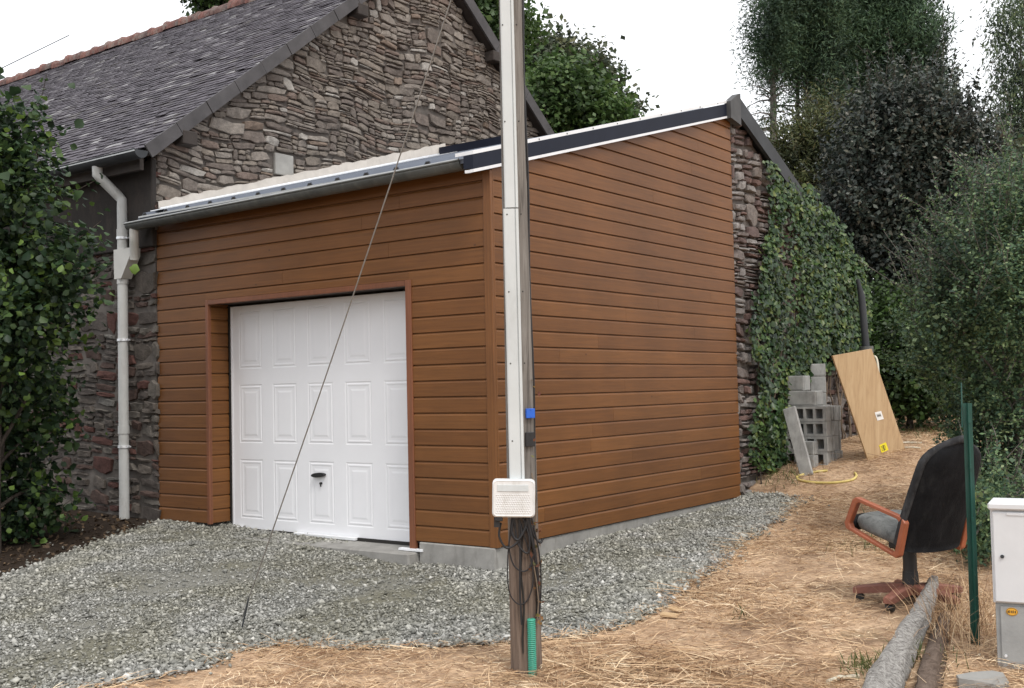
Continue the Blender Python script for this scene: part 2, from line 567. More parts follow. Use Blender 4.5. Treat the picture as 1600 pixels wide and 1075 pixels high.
GRAVEL = np.array([(-4.4, .35), (-4.05, -.18), (-3.75, -.85), (-3.5, -1.35), (-3.2, -2.05), (-3.0, -2.7), (-3.0, -4.2), (-2.4, -6.5), (-.4, -6.5), (-.45, -4.4), (-.12, -3.3),
                   (.05, -2.9), (-.08, -2.45), (.05, -2.2), (.45, -2.1), (.75, -1.95), (1.05, -1.85), (1.35, -1.72), (1.62, -1.45), (1.74, -1.1), (1.72, -.6), (1.58, 0.), (1.42, .9),
                   (1.2, 1.86), (1.0, 3.0), (.80, 4.05), (.35, 4.5), (-.1, 4.5), (-.1, .1), (-.9, .35)])


def in_poly(x, y, P):
    c = np.zeros(x.shape, bool)
    n = len(P)
    j = n - 1
    for i in range(n):
        xi, yi = P[i]
        xj, yj = P[j]
        c ^= ((yi > y) != (yj > y)) & (x < (xj - xi) * (y - yi) / (yj - yi + 1e-12) + xi)
        j = i
    return c


def dist_poly(x, y, P):
    d = np.full(x.shape, 1e9)
    for i in range(len(P)):
        a = P[i]
        b = P[(i + 1) % len(P)]
        ab = b - a
        t = np.clip(((x - a[0]) * ab[0] + (y - a[1]) * ab[1]) / (ab @ ab), 0, 1)
        d = np.minimum(d, np.hypot(x - a[0] - t * ab[0], y - a[1] - t * ab[1]))
    return d


def axis_pts(c, fine, far, n_far):
    a = np.arange(c - fine, c + fine + .001, .12)
    o = fine * (far / fine) ** (np.arange(1, n_far + 1) / n_far)
    return np.concatenate([c - o[::-1], a, c + o])


def grid_mesh(name, xs, ys, zf, mat):
    X, Y = np.meshgrid(xs, ys, indexing='ij')
    Z = zf(X, Y)
    V = np.stack([X, Y, Z], -1).reshape(-1, 3)
    nx, ny = X.shape
    i = np.arange(nx - 1)[:, None] * ny + np.arange(ny - 1)[None]
    F = np.stack([i, i + ny, i + ny + 1, i + 1], -1).reshape(-1, 4)
    return np_mesh(name, V, F, mat, True)


def groundmat():
    t = NT('dry mown grass and soil')
    v = t.coords()
    n = t.noise(v, 2.2, 7, .7)
    n2 = t.noise(v, 28, 6, .75)
    c = t.ramp(n, [(.3, (.38, .258, .168)), (.5, (.485, .342, .228)), (.72, (.575, .425, .295))])
    c = t.mix(c, t.ramp(n2, [(.28, (.45, .42, .40)), (.7, (1.3, 1.3, 1.28))]), 1.0, 'MULTIPLY')
    c = t.mix(c, (.20, .13, .085), t.ramp(t.noise(v, 1.7, 6, .7), [(.50, (0, 0, 0)), (.64, (.85,) * 3)]))
    gn = t.noise(v, .9, 5, .7)
    c = t.mix(c, (.11, .12, .05), t.ramp(gn, [(.60, (0, 0, 0)), (.74, (.45,) * 3)]))
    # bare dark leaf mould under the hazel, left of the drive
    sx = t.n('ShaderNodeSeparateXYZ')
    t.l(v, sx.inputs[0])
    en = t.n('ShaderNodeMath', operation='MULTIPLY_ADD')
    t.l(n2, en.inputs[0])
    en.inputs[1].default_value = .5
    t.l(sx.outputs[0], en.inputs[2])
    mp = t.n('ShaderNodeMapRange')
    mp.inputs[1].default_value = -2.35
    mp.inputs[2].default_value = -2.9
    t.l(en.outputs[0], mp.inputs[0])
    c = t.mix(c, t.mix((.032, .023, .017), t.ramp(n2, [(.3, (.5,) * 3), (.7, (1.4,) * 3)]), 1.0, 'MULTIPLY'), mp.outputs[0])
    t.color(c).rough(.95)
    t.b.inputs['Specular IOR Level'].default_value = .1
    t.bump(t.noise(v, 70, 8, .75), .6, .008)
    return t.m


def gravelbed():
    t = NT('stone dust')
    v = t.coords()
    n = t.noise(v, 60, 8, .75)
    c = t.ramp(n, [(.3, (.15, .147, .127)), (.5, (.235, .23, .203)), (.7, (.33, .323, .293))])
    m = t.noise(v, 1.6, 5, .6)
    c = t.mix(c, t.ramp(m, [(.4, (.85, .83, .72)), (.62, (1.0, 1.0, 1.0))]), 1.0, 'MULTIPLY')
    t.color(c).rough(.95)
    t.b.inputs['Specular IOR Level'].default_value = .1
    t.bump(n, 1.0, .02)
    return t.m


def gravelmat():
    t = NT('crushed stone')
    v = t.coords()
    c = t.ramp(t.island(), [(0, (.155, .155, .142)), (.3, (.225, .224, .206)), (.6, (.295, .292, .270)), (.85, (.38, .376, .350)), (.96, (.48, .475, .445)), (1, (.62, .61, .58))])
    n = t.noise(v, 55, 4)
    c = t.mix(c, t.ramp(n, [(.3, (.75,) * 3), (.7, (1.2,) * 3)]), 1.0, 'MULTIPLY')
    m = t.noise(v, 1.6, 5, .6)
    c = t.mix(c, t.ramp(m, [(.40, (.88, .865, .79)), (.60, (1.0, 1.0, 1.0))]), 1.0, 'MULTIPLY')
    t.color(c).rough(.9)
    t.b.inputs['Specular IOR Level'].default_value = .2
    return t.m


def build_ground():
    xs = axis_pts(1.0, 8.0, 500, 26)
    ys = axis_pts(1.5, 9.0, 500, 26)
    o = link('ground', grid_mesh('ground', xs, ys, gz, groundmat()))
    tag(o, kind='structure')
    # the bed the gravel lies on
    step = .07
    gx = np.arange(-4.5, 1.9, step)
    gy = np.arange(-6.6, 4.6, step)
    X, Y = np.meshgrid(gx, gy, indexing='ij')
    ins = in_poly(X + step / 2, Y + step / 2, GRAVEL)
    Dd = dist_poly(X, Y, GRAVEL)
    Z = gz(X, Y) + .006 + .008 * np.clip(Dd / .4, 0, 1)
    V = np.stack([X, Y, Z], -1).reshape(-1, 3)
    ny = len(gy)
    ii, jj = np.nonzero(ins[:-1, :-1])
    i = ii * ny + jj
    F = np.stack([i, i + ny, i + ny + 1, i + 1], -1)
    o = link('gravel_drive', np_mesh('gravel_drive', V, F, gravelbed(), True))
    tag(o, kind='structure')
    # the stones
    N = 280000
    x = RNG.uniform(-4.3, 1.8, N * 2)
    y = RNG.uniform(-4.6, 4.55, N * 2)
    P = GRAVEL
    jit = RNG.normal(0, .05, x.shape) * np.where(RNG.random(x.shape) < .04, 4, 1)
    k = in_poly(x + jit, y + jit * .7, P)
    x, y = x[k], y[k]
    pd = dist_poly(x, y, P)
    big = np.exp(-pd / .35)                       # coarser clean stones along the edges
    patch = np.sin(x * 2.9 + .6 + np.sin(y * 2.1)) * np.sin(y * 2.3 + x * .9 + .4) + .5 * np.sin(x * 7.1 - y * 5.3) * np.sin(y * 6.7 + x)
    dep = (np.stack([x, y, 0 * x], -1) - CAM) @ CF
    keep = RNG.random(len(x)) < np.clip(.48 + .55 * big - .40 * np.clip(patch * 2, 0, 1), .07, 1)
    x, y, big, dep = x[keep], y[keep], big[keep], dep[keep]
    n = len(x)
    s = RNG.lognormal(math.log(.0072), .42, n) * (1 + .8 * big)
    s = np.clip(s, .0035, .027)
    base = np.array([(1, 0, 0), (-1, 0, 0), (0, 1, 0), (0, -1, 0), (0, 0, 1), (0, 0, -1)], float)
    B = base[None] * RNG.uniform(.6, 1.25, (n, 6, 1)) + RNG.normal(0, .22, (n, 6, 3))
    sc = np.stack([s * RNG.uniform(.8, 1.6, n), s * RNG.uniform(.7, 1.1, n), s * RNG.uniform(.45, .85, n)], -1)
    B = B * sc[:, None]
    a = RNG.uniform(0, 6.283, n)
    ca, sa = np.cos(a), np.sin(a)
    bx = B[..., 0] * ca[:, None] - B[..., 1] * sa[:, None]
    by = B[..., 0] * sa[:, None] + B[..., 1] * ca[:, None]
    tl = RNG.normal(0, .35, n)
    bz = B[..., 2] + bx * tl[:, None]
    z = gz(x, y) + .008 + .008 * np.clip(dist_poly(x, y, P) / .4, 0, 1) + s * RNG.uniform(-.1, .6, n)
    V = np.stack([bx + x[:, None], by + y[:, None], bz + z[:, None]], -1).reshape(-1, 3)
    f = np.array([(0, 2, 4), (2, 1, 4), (1, 3, 4), (3, 0, 4), (2, 0, 5), (1, 2, 5), (3, 1, 5), (0, 3, 5)])
    F = (np.arange(n)[:, None, None] * 6 + f[None]).reshape(-1, 3)
    o = link('gravel', np_mesh('gravel', V, F, gravelmat()))
    tag(o, 'crushed grey gravel spread over the drive', 'gravel', kind='stuff')


def blades(n, x, y, length, width, tilt, z0=0.0, curve=.15):
    """thin grass blades: root point, direction, bend; returns V, F (two quads each)"""
    a = RNG.uniform(0, 6.283, n)
    el = tilt
    d = np.stack([np.cos(a) * np.cos(el), np.sin(a) * np.cos(el), np.sin(el)], -1)
    side = np.stack([-np.sin(a), np.cos(a), 0 * a], -1)
    tw = RNG.uniform(-.9, .9, n)
    side = side * np.cos(tw)[:, None] + np.array([0, 0, 1.]) * np.sin(tw)[:, None]
    p0 = np.stack([x, y, gz(x, y) + z0], -1)
    bend = RNG.normal(0, curve, n)[:, None] * np.stack([-np.sin(a), np.cos(a), 0 * a], -1) * length[:, None]
    dz = np.zeros((n, 3))
    dz[:, 2] = -RNG.uniform(0, .35, n) * np.sin(np.abs(el)) * length
    p1 = p0 + d * (length * .5)[:, None] + bend * .3
    p2 = p0 + d * length[:, None] + bend + dz
    for p in (p1, p2):
        p[:, 2] = np.maximum(p[:, 2], gz(p[:, 0], p[:, 1]) + .004)
    wv = side * (width * .5)[:, None]
    V = np.stack([p0 - wv, p0 + wv, p1 + wv * .9, p1 - wv * .9, p2 + wv * .25, p2 - wv * .25], 1).reshape(-1, 3)
    b = np.arange(n)[:, None] * 6
    F = np.concatenate([b + [0, 1, 2, 3], b + [3, 2, 4, 5]])
    return V, F


def build_straw():
    N = 420000
    x = RNG.uniform(-1.2, 5.6, N)
    y = -4.6 + 17 * RNG.random(N) ** 1.55
    k = ~in_poly(x, y, GRAVEL + 0) | (dist_poly(x, y, GRAVEL) < np.abs(RNG.normal(0, .07, x.shape)))
    k &= ~((x < .12) & (y > -.1) & (y < 9)) & (x > -.9)
    cl = .8 * np.sin(x * 1.3 + 2 * np.sin(y * .9)) * np.sin(y * 1.7 + 1) + np.sin(x * 3.1 + 1) * np.sin(y * 2.7 + x) + .6 * np.sin(x * 7.7 - y * 5.1) * np.sin(y * 8.3 + 2)
    k &= RNG.random(N) < np.clip(.6 + .38 * cl, .12, 1)
    x, y = x[k], y[k]
    n = len(x)
    ln = np.clip(RNG.lognormal(math.log(.055), .55, n), .02, .40)
    ln = np.where(RNG.random(n) < .012, RNG.uniform(.15, .42, n), ln)
    wd = RNG.uniform(.0022, .0048, n)
    tl = np.abs(RNG.normal(0, .16, n)) + .02
    # a thicker strewing of long pale stalks beside the pole
    m = 1500
    x2, y2 = RNG.normal(2.35, .42, m), RNG.normal(-1.75, .30, m)
    k2 = ~in_poly(x2, y2, GRAVEL) & (y2 > -2.6)
    x, y = np.concatenate([x, x2[k2]]), np.concatenate([y, y2[k2]])
    q = int(k2.sum())
    ln, wd = np.concatenate([ln, RNG.uniform(.08, .34, q)]), np.concatenate([wd, RNG.uniform(.003, .0056, q)])
    tl = np.concatenate([tl, np.abs(RNG.normal(0, .10, q)) + .02])
    n = len(x)
    V, F = blades(n, x, y, ln, wd, tl, RNG.uniform(.003, .03, n))
    t = NT('straw')
    c = t.ramp(t.island(), [(0, (.10, .058, .034)), (.10, (.22, .125, .07)), (.28, (.43, .285, .17)), (.6, (.59, .42, .26)), (.9, (.73, .57, .38)), (1, (.84, .73, .54))])
    pn = t.noise(t.coords(), 1.4, 5, .65)
    c = t.mix(c, t.ramp(pn, [(.36, (.62, .54, .47)), (.62, (1.08, 1.08, 1.08))]), 1.0, 'MULTIPLY')
    t.color(c).rough(.8)
    t.b.inputs['Specular IOR Level'].default_value = .2
    o = link('dry_grass', np_mesh('dry_grass', V, F, t.m))
    tag(o, 'pale cut straw lying over the dried lawn', 'dry grass', kind='stuff')
    # small green weeds and standing stems
    spots = [(3.3, -1.25, .12, 120), (2.3, 1.8, .25, 70), (2.0, 3.0, .3, 80), (.6, 8.6, .6, 420), (1.3, 9.0, .7, 420), (1.9, 8.2, .6, 260), (2.8, 2.2, .3, 70), (.25, 4.9, .25, 120),
             (3.5, -1.0, .15, 90), (2.3, -.6, .05, 14)]
    xs, ys = [], []
    for (cx, cy, r, m) in spots:
        xs.append(RNG.normal(cx, r * .6, m))
        ys.append(RNG.normal(cy, r * .6, m))
    x, y = np.concatenate(xs), np.concatenate(ys)
    n = len(x)
    V, F = blades(n, x, y, RNG.uniform(.04, .13, n), RNG.uniform(.004, .010, n), RNG.uniform(.5, 1.4, n))
    o = link('weeds', np_mesh('weeds', V, F, L['weed']))
    tag(o, 'low green weeds scattered through the dry lawn', 'weeds', kind='stuff')
    # tall dead stems round the foot of the green post
    m = 420
    x = RNG.normal(3.56, .13, m)
    y = RNG.normal(-.32, .30, m)
    V, F = blades(m, x, y, RNG.uniform(.12, .46, m), RNG.uniform(.002, .0042, m), RNG.uniform(.75, 1.5, m), 0, .2)
    o = link('dead_stems', np_mesh('dead_stems', V, F, t.m))
    tag(o, 'tall dead grass stems standing around the green fence post', 'dead grass', kind='stuff')
    # dead leaves under the hazel
    n = 2600
    x = RNG.uniform(-7.0, -2.9, n)
    y = RNG.uniform(-4.2, -.1, n)
    k = ~in_poly(x, y, GRAVEL)
    x, y = x[k], y[k]
    P = np.stack([x, y, gz(x, y) + .012], -1)
    V, F = leaf_cards(P, np.tile([0, 0, 1.], (len(x), 1)), .05, .035, .5)
    o = link('leaf_litter', np_mesh('leaf_litter', V, F, L['litter']))
    tag(o, 'brown dead leaves on the bare soil under the hazel', 'leaf litter', kind='stuff')


# ------------------------------------------------------------------ foliage
def unit(a):
    return a / (np.linalg.norm(a, axis=-1, keepdims=True) + 1e-9)


def leaf_cards(P, nrm, length, width, spread=.7, big=False, axis=None):
    """one small folded leaf per point; nrm is the direction its face tends to"""
    n = len(P)
    N = unit(nrm + RNG.normal(0, spread, (n, 3)))
    A = RNG.normal(0, 1, (n, 3)) if axis is None else axis + RNG.normal(0, .45, (n, 3))
    A = unit(A - N * (A * N).sum(-1, keepdims=True))
    B = np.cross(N, A)
    s = RNG.uniform(.65, 1.25, n)[:, None]
    Ln = length * s
    W = width * s * RNG.uniform(.8, 1.2, (n, 1))
    fold = N * W * .28
    b = np.arange(n)[:, None]
    if not big:
        V = np.stack([P - A * Ln * .5, P + B * W * .5 + A * Ln * .05 - fold * .5, P + A * Ln * .5 - fold * .4, P - B * W * .5 + A * Ln * .05 - fold * .5], 1)
        return V.reshape(-1, 3), b * 4 + np.array([[0, 1, 2, 3]])
    V = np.stack([P - A * Ln * .5, P + B * W * .42 - A * Ln * .22 - fold, P + B * W * .5 + A * Ln * .12 - fold, P + A * Ln * .52 - fold * .7,
                  P - B * W * .5 + A * Ln * .12 - fold, P - B * W * .42 - A * Ln * .22 - fold], 1)
    F = np.concatenate([b * 6 + np.array([[0, 1, 2, 3]]), b * 6 + np.array([[0, 3, 4, 5]])])
    return V.reshape(-1, 3), F


def crown_points(blobs, n_clump, per, sig, shell=(.5, 1.0), flat=.6, elong=1.0, rise=.5):
    """clumps spread through ellipsoids (mostly near their skin), leaves spread through each clump.
    blobs: (centre, (ra, rb, rz), weight) - ra along the picture, rb in depth, rz up"""
    W = np.array([b[2] for b in blobs], float)
    W /= W.sum()
    ci = RNG.choice(len(blobs), n_clump, p=W)
    C = np.array([b[0] for b in blobs])[ci]
    R = np.array([b[1] for b in blobs])[ci]
    d = unit(RNG.normal(0, 1, (n_clump, 3)))
    rad = (shell[0] ** 3 + (shell[1] ** 3 - shell[0] ** 3) * RNG.random(n_clump)) ** (1 / 3)
    rad *= 1 + .16 * np.sin(d[:, 0] * 5 + d[:, 2] * 4 + C[:, 0] * 3) + RNG.normal(0, .05, n_clump)
    loc = d * rad[:, None] * R
    hx = np.array([CR[0], CR[1], 0])
    hx /= np.linalg.norm(hx)
    hy = np.array([-hx[1], hx[0], 0])
    cen = C + loc[:, :1] * hx + loc[:, 1:2] * hy + loc[:, 2:] * np.array([0, 0, 1.])
    out = d[:, :1] * hx + d[:, 1:2] * hy + d[:, 2:] * np.array([0, 0, 1.])
    k = RNG.poisson(per, n_clump)
    idx = np.repeat(np.arange(n_clump), k)
    J = np.clip(RNG.normal(0, 1, (len(idx), 3)), -1.9, 1.9)
    dirs = unit(out + np.array([0, 0, rise]) + RNG.normal(0, .25, out.shape))
    if elong > 1:                                        # each clump is a shoot: leaves spread along its axis
        al = RNG.uniform(-1, 1, (len(idx), 1)) * sig * elong
        P = cen[idx] + dirs[idx] * al + J * sig * .42 * (1.15 - .5 * al / (sig * elong))
    else:
        P = cen[idx] + J * sig * np.array([1, 1, flat])
    return P, out[idx], cen, out, dirs[idx]


def limbs(mb, base, top, r0, targets, r1=.3, lean=0.0, nseg=7):
    """a tapered trunk from base to top and limbs from it to the given places"""
    base = np.array(base, float)
    top = np.array(top, float)
    path, rs = [], []
    for i in range(nseg + 1):
        t = i / nseg
        p = base * (1 - t) + top * t + np.array([math.sin(t * 5 + base[0]) * r0 * .8, math.cos(t * 4 + base[1]) * r0 * .8, 0]) * t
        path.append(p)
        rs.append(r0 * (1 - t) + r0 * r1 * t if i else r0 * 1.25)
    mb.tube(path, rs, 8)
    for tg in targets:
        tg = np.array(tg, float)
        t = np.clip((tg[2] - base[2]) / max(top[2] - base[2], .1) * random.uniform(.45, .8), .12, .97)
        i = min(int(t * nseg), nseg - 1)
        st = path[i] + (path[i + 1] - path[i]) * (t * nseg - i)
        mid = st * .5 + tg * .5 + np.array([random.uniform(-.1, .1), random.uniform(-.1, .1), .12]) * np.linalg.norm(tg - st)
        rr = max(.006, r0 * (1 - t) * .45 + r0 * .08)
        pts = smooth_path([st, mid, tg], 3)
        mb.tube(pts, [rr * (1 - .8 * i / (len(pts) - 1)) for i in range(len(pts))], 5)


def sprigs(cen, out, n, length, step, up=.5, ok=None):
    """shoots that stand out of the crown: leaf points along them and the shoot lines"""
    ids = RNG.choice(len(cen), n)
    P, A, lines = [], [], []
    for i in ids:
        if ok and not ok(cen[i], out[i]): continue
        d = unit(out[i] + np.array([0, 0, up]) + RNG.normal(0, .25, 3))
        l = length * random.uniform(.5, 1.25)
        st = cen[i]
        m = max(3, int(l / step))
        bend = RNG.normal(0, .18, 3)
        pts = [st + d * l * (j / m) + bend * l * (j / m) ** 2 for j in range(m + 1)]
        lines.append(pts)
        for j in range(1, m + 1):
            for s_ in (0, 1):
                P.append(pts[j] + RNG.normal(0, step * .35, 3))
                A.append(d + RNG.normal(0, .7, 3))
    return np.array(P), np.array(A), lines


def tree(name, label, cat, blobs, leaf, n_clump, per, sig, ll, lw, base=None, top=None, r0=.1, bark='bark', group=None, up=.8, outw=.6,
         big=False, spread=.7, shell=(.45, 1.0), nl=14, spr=None, droop=None, flat=.6, extra=None, part='crown', core=30, elong=1.0, rise=.5):
    P, O, cen, out, DR = crown_points(blobs, n_clump, per, sig, shell, flat, elong, rise)
    lines = []
    nrm = O * outw + np.array([0, 0, up])
    ax = None
    if elong > 1: ax = DR * 1.2
    if droop is not None:
        ax = O * .3 + np.array([0, 0, -droop])
    V, F = leaf_cards(P, nrm, ll, lw, spread, big, ax)
    Pc, Oc, _a, _b, _c = crown_points(blobs, max(20, n_clump // 4), core, sig * 1.5, (0, .72), 1.0)
    Vc, Fc = leaf_cards(Pc, Oc * .3 + np.array([0, 0, .6]), ll * 1.3, lw * 1.5, .9, big)
    F = np.concatenate([F, Fc + len(V)])
    V = np.concatenate([V, Vc])
    if spr:
        P2, A2, lines = sprigs(cen, out, *spr)
        V2, F2 = leaf_cards(P2, A2 * .4 + np.array([0, 0, .7]), ll * .9, lw * .9, .6, big, A2)
        F = np.concatenate([F, F2 + len(V)])
        V = np.concatenate([V, V2])
    zmin = gz(V[:, 0], V[:, 1]) + .02
    V[:, 2] = np.maximum(V[:, 2], zmin)
    if base is None:
        c = np.mean([b[0] for b in blobs], 0)
        base = (c[0], c[1], float(gz(c[0], c[1])) - .05)
    r = thing(name, label, cat, tuple(base), group)
    link(part, np_mesh(part, V, F, leaf), r)
    mb = MB()
    if top is None:
        top = np.mean([b[0] for b in blobs], 0)
    tg = [cen[i] for i in RNG.choice(len(cen), nl)]
    limbs(mb, base, top, r0, tg)
    for ln in lines:
        mb.tube(ln, [.006] + [.003] * (len(ln) - 1), 4, False)
    if extra: extra(mb)
    mb.build('trunk', MAT[bark], r)
    return r


def blob(px, py, D, rpx, rpy, rd, w=None):
    """an ellipsoid of leaves as large as it looks at its own distance; rd = half depth in metres"""
    s = D / FPX
    a, b = rpx * s, rpy * s
    return (at(px, py, D), (a, rd, b), w if w else (a * b * rd) ** (2 / 3))


# ------------------------------------------------------------------ rubble walls
def rubble(u0, u1, v0, v1, inside, to3d, smin=(.10, .045), smax=(.34, .17), depth=(.012, .05), warp=.02, flatp=.35, gap=.006, seed=3, stop=.30):
    """an irregular field of stones: a rectangle split again and again, each stone a jittered, faceted lump"""
    rnd = random.Random(seed)
    cells = []
    stack = []
    vb = v0
    while vb < v1:
        hb = rnd.uniform(.22, .52)
        ub = u0 - rnd.uniform(0, .5)
        while ub < u1:
            wb = rnd.uniform(.35, 1.1)
            stack.append((ub, vb + rnd.uniform(-.03, .03), ub + wb, vb + hb + rnd.uniform(-.03, .03)))
            ub += wb
        vb += hb
    while stack:
        a, b, c, d = stack.pop()
        wd, h = c - a, d - b
        fl = math.sin(a * 1.9 + seed) * math.sin(b * 3.1 + a * .7) + .5 * math.sin(a * 5.1 - b * 6.3)
        flat = rnd.random() < flatp + .35 * fl
        mw = rnd.uniform(smin[0], smax[0]) * (1.25 if flat else 1)
        mh = rnd.uniform(smin[1], smax[1]) * (.5 if flat else 1)
        if wd <= mw * 1.35 and h <= mh * 1.35:
            cells.append((a, b, c, d))
            continue
        if h / mh > wd / mw * rnd.uniform(.55, 1.2):
            m = b + h * rnd.uniform(.3, .7)
            if h > mh * 6: m = b + h * rnd.uniform(.42, .58)
            stack += [(a, b, c, m), (a, m, c, d)]
        else:
            m = a + wd * rnd.uniform(.3, .7)
            if wd > mw * 6: m = a + wd * rnd.uniform(.42, .58)
            stack += [(a, b, m, d), (m, b, c, d)]
    cells = [(max(q[0], u0), max(q[1], v0), min(q[2], u1), min(q[3], v1)) for q in cells]
    cells = [q for q in cells if q[2] - q[0] > .03 and q[3] - q[1] > .02 and inside((q[0] + q[2]) / 2, (q[1] + q[3]) / 2)]
    n = len(cells)
    Q = np.array(cells)
    rng = np.random.default_rng(seed)
    cu, cv = (Q[:, 0] + Q[:, 2]) / 2, (Q[:, 1] + Q[:, 3]) / 2
    hw, hh = np.maximum((Q[:, 2] - Q[:, 0]) / 2 - gap, .008), np.maximum((Q[:, 3] - Q[:, 1]) / 2 - gap, .006)
    # eight-cornered outline
    k = 8
    ou = np.array([-1, -.35, .35, 1, 1, .35, -.35, -1.]) 
    ov = np.array([-.75, -1, -1, -.75, .75, 1, 1, .75])
    U = ou[None] * hw[:, None] * rng.uniform(.72, 1.10, (n, k))
    Vv = ov[None] * hh[:, None] * rng.uniform(.66, 1.10, (n, k))
    sk = rng.normal(-.05, .13, n)
    Vv += U * sk[:, None] * np.minimum(1, hh / hw)[:, None]
    dp = rng.uniform(depth[0], depth[1], n)
    tilt_u, tilt_v = rng.normal(0, .10, n), rng.normal(0, .12, n)

    def ring(f, d):
        uu, vv = U * f, Vv * f
        dd = d[:, None] + uu * tilt_u[:, None] + vv * tilt_v[:, None]
        return np.stack([cu[:, None] + uu, cv[:, None] + vv, dd], -1)

    back = ring(1.0, dp * 0 - .05)
    back[..., 2] = -.05
    mid = ring(1.0, dp * .55)
    ins_f = (1 - np.minimum(.35, .007 / np.minimum(hw, hh)))[:, None]
    front = ring(ins_f, dp)
    front[..., 2] += rng.normal(0, .003, front.shape[:2])
    cen = ring(np.zeros((n, 1)), dp + rng.uniform(-.002, .008, n))[:, :1]
    A = np.concatenate([back, mid, front, cen], 1).reshape(-1, 3)
    # bedding that rises and dips a little along the wall
    A[:, 1] += warp * (np.sin(A[:, 0] * 2.1 + A[:, 1] * .8) + .6 * np.sin(A[:, 0] * 5.3 - A[:, 1] * 1.7 + 1))
    A[:, 0] += warp * .7 * np.sin(A[:, 1] * 4.1 + A[:, 0])
    X = to3d(A[:, 0], A[:, 1], A[:, 2])
    b = np.arange(n)[:, None] * 25
    Fs = []
    for i in range(8):
        j = (i + 1) % 8
        Fs.append(np.concatenate([b + i, b + j, b + 8 + j, b + 8 + i], 1))
        Fs.append(np.concatenate([b + 8 + i, b + 8 + j, b + 16 + j, b + 16 + i], 1))
        Fs.append(np.concatenate([b + 16 + i, b + 16 + j, b + 24, b + 24], 1))
    F = np.concatenate(Fs)
    return X, F


def rubble_mesh(name, X, F, mat):
    me = bpy.data.meshes.new(name)
    quads = [tuple(f) if f[2] != f[3] else tuple(f[:3]) for f in F.tolist()]
    me.from_pydata(X.tolist(), [], quads)
    me.update()
    me.materials.append(mat)
    return me


# ------------------------------------------------------------------ the old stone house
GX = -4.224            # gable plane
RY, RZ = 4.238, 7.146  # ridge
EY, EZ = -.22, 3.66    # eave edge
SLF, SLB = .782, .793


def roof_z(y):
    return EZ + SLF * (y - EY) if y < RY else RZ - SLB * (y - RY)


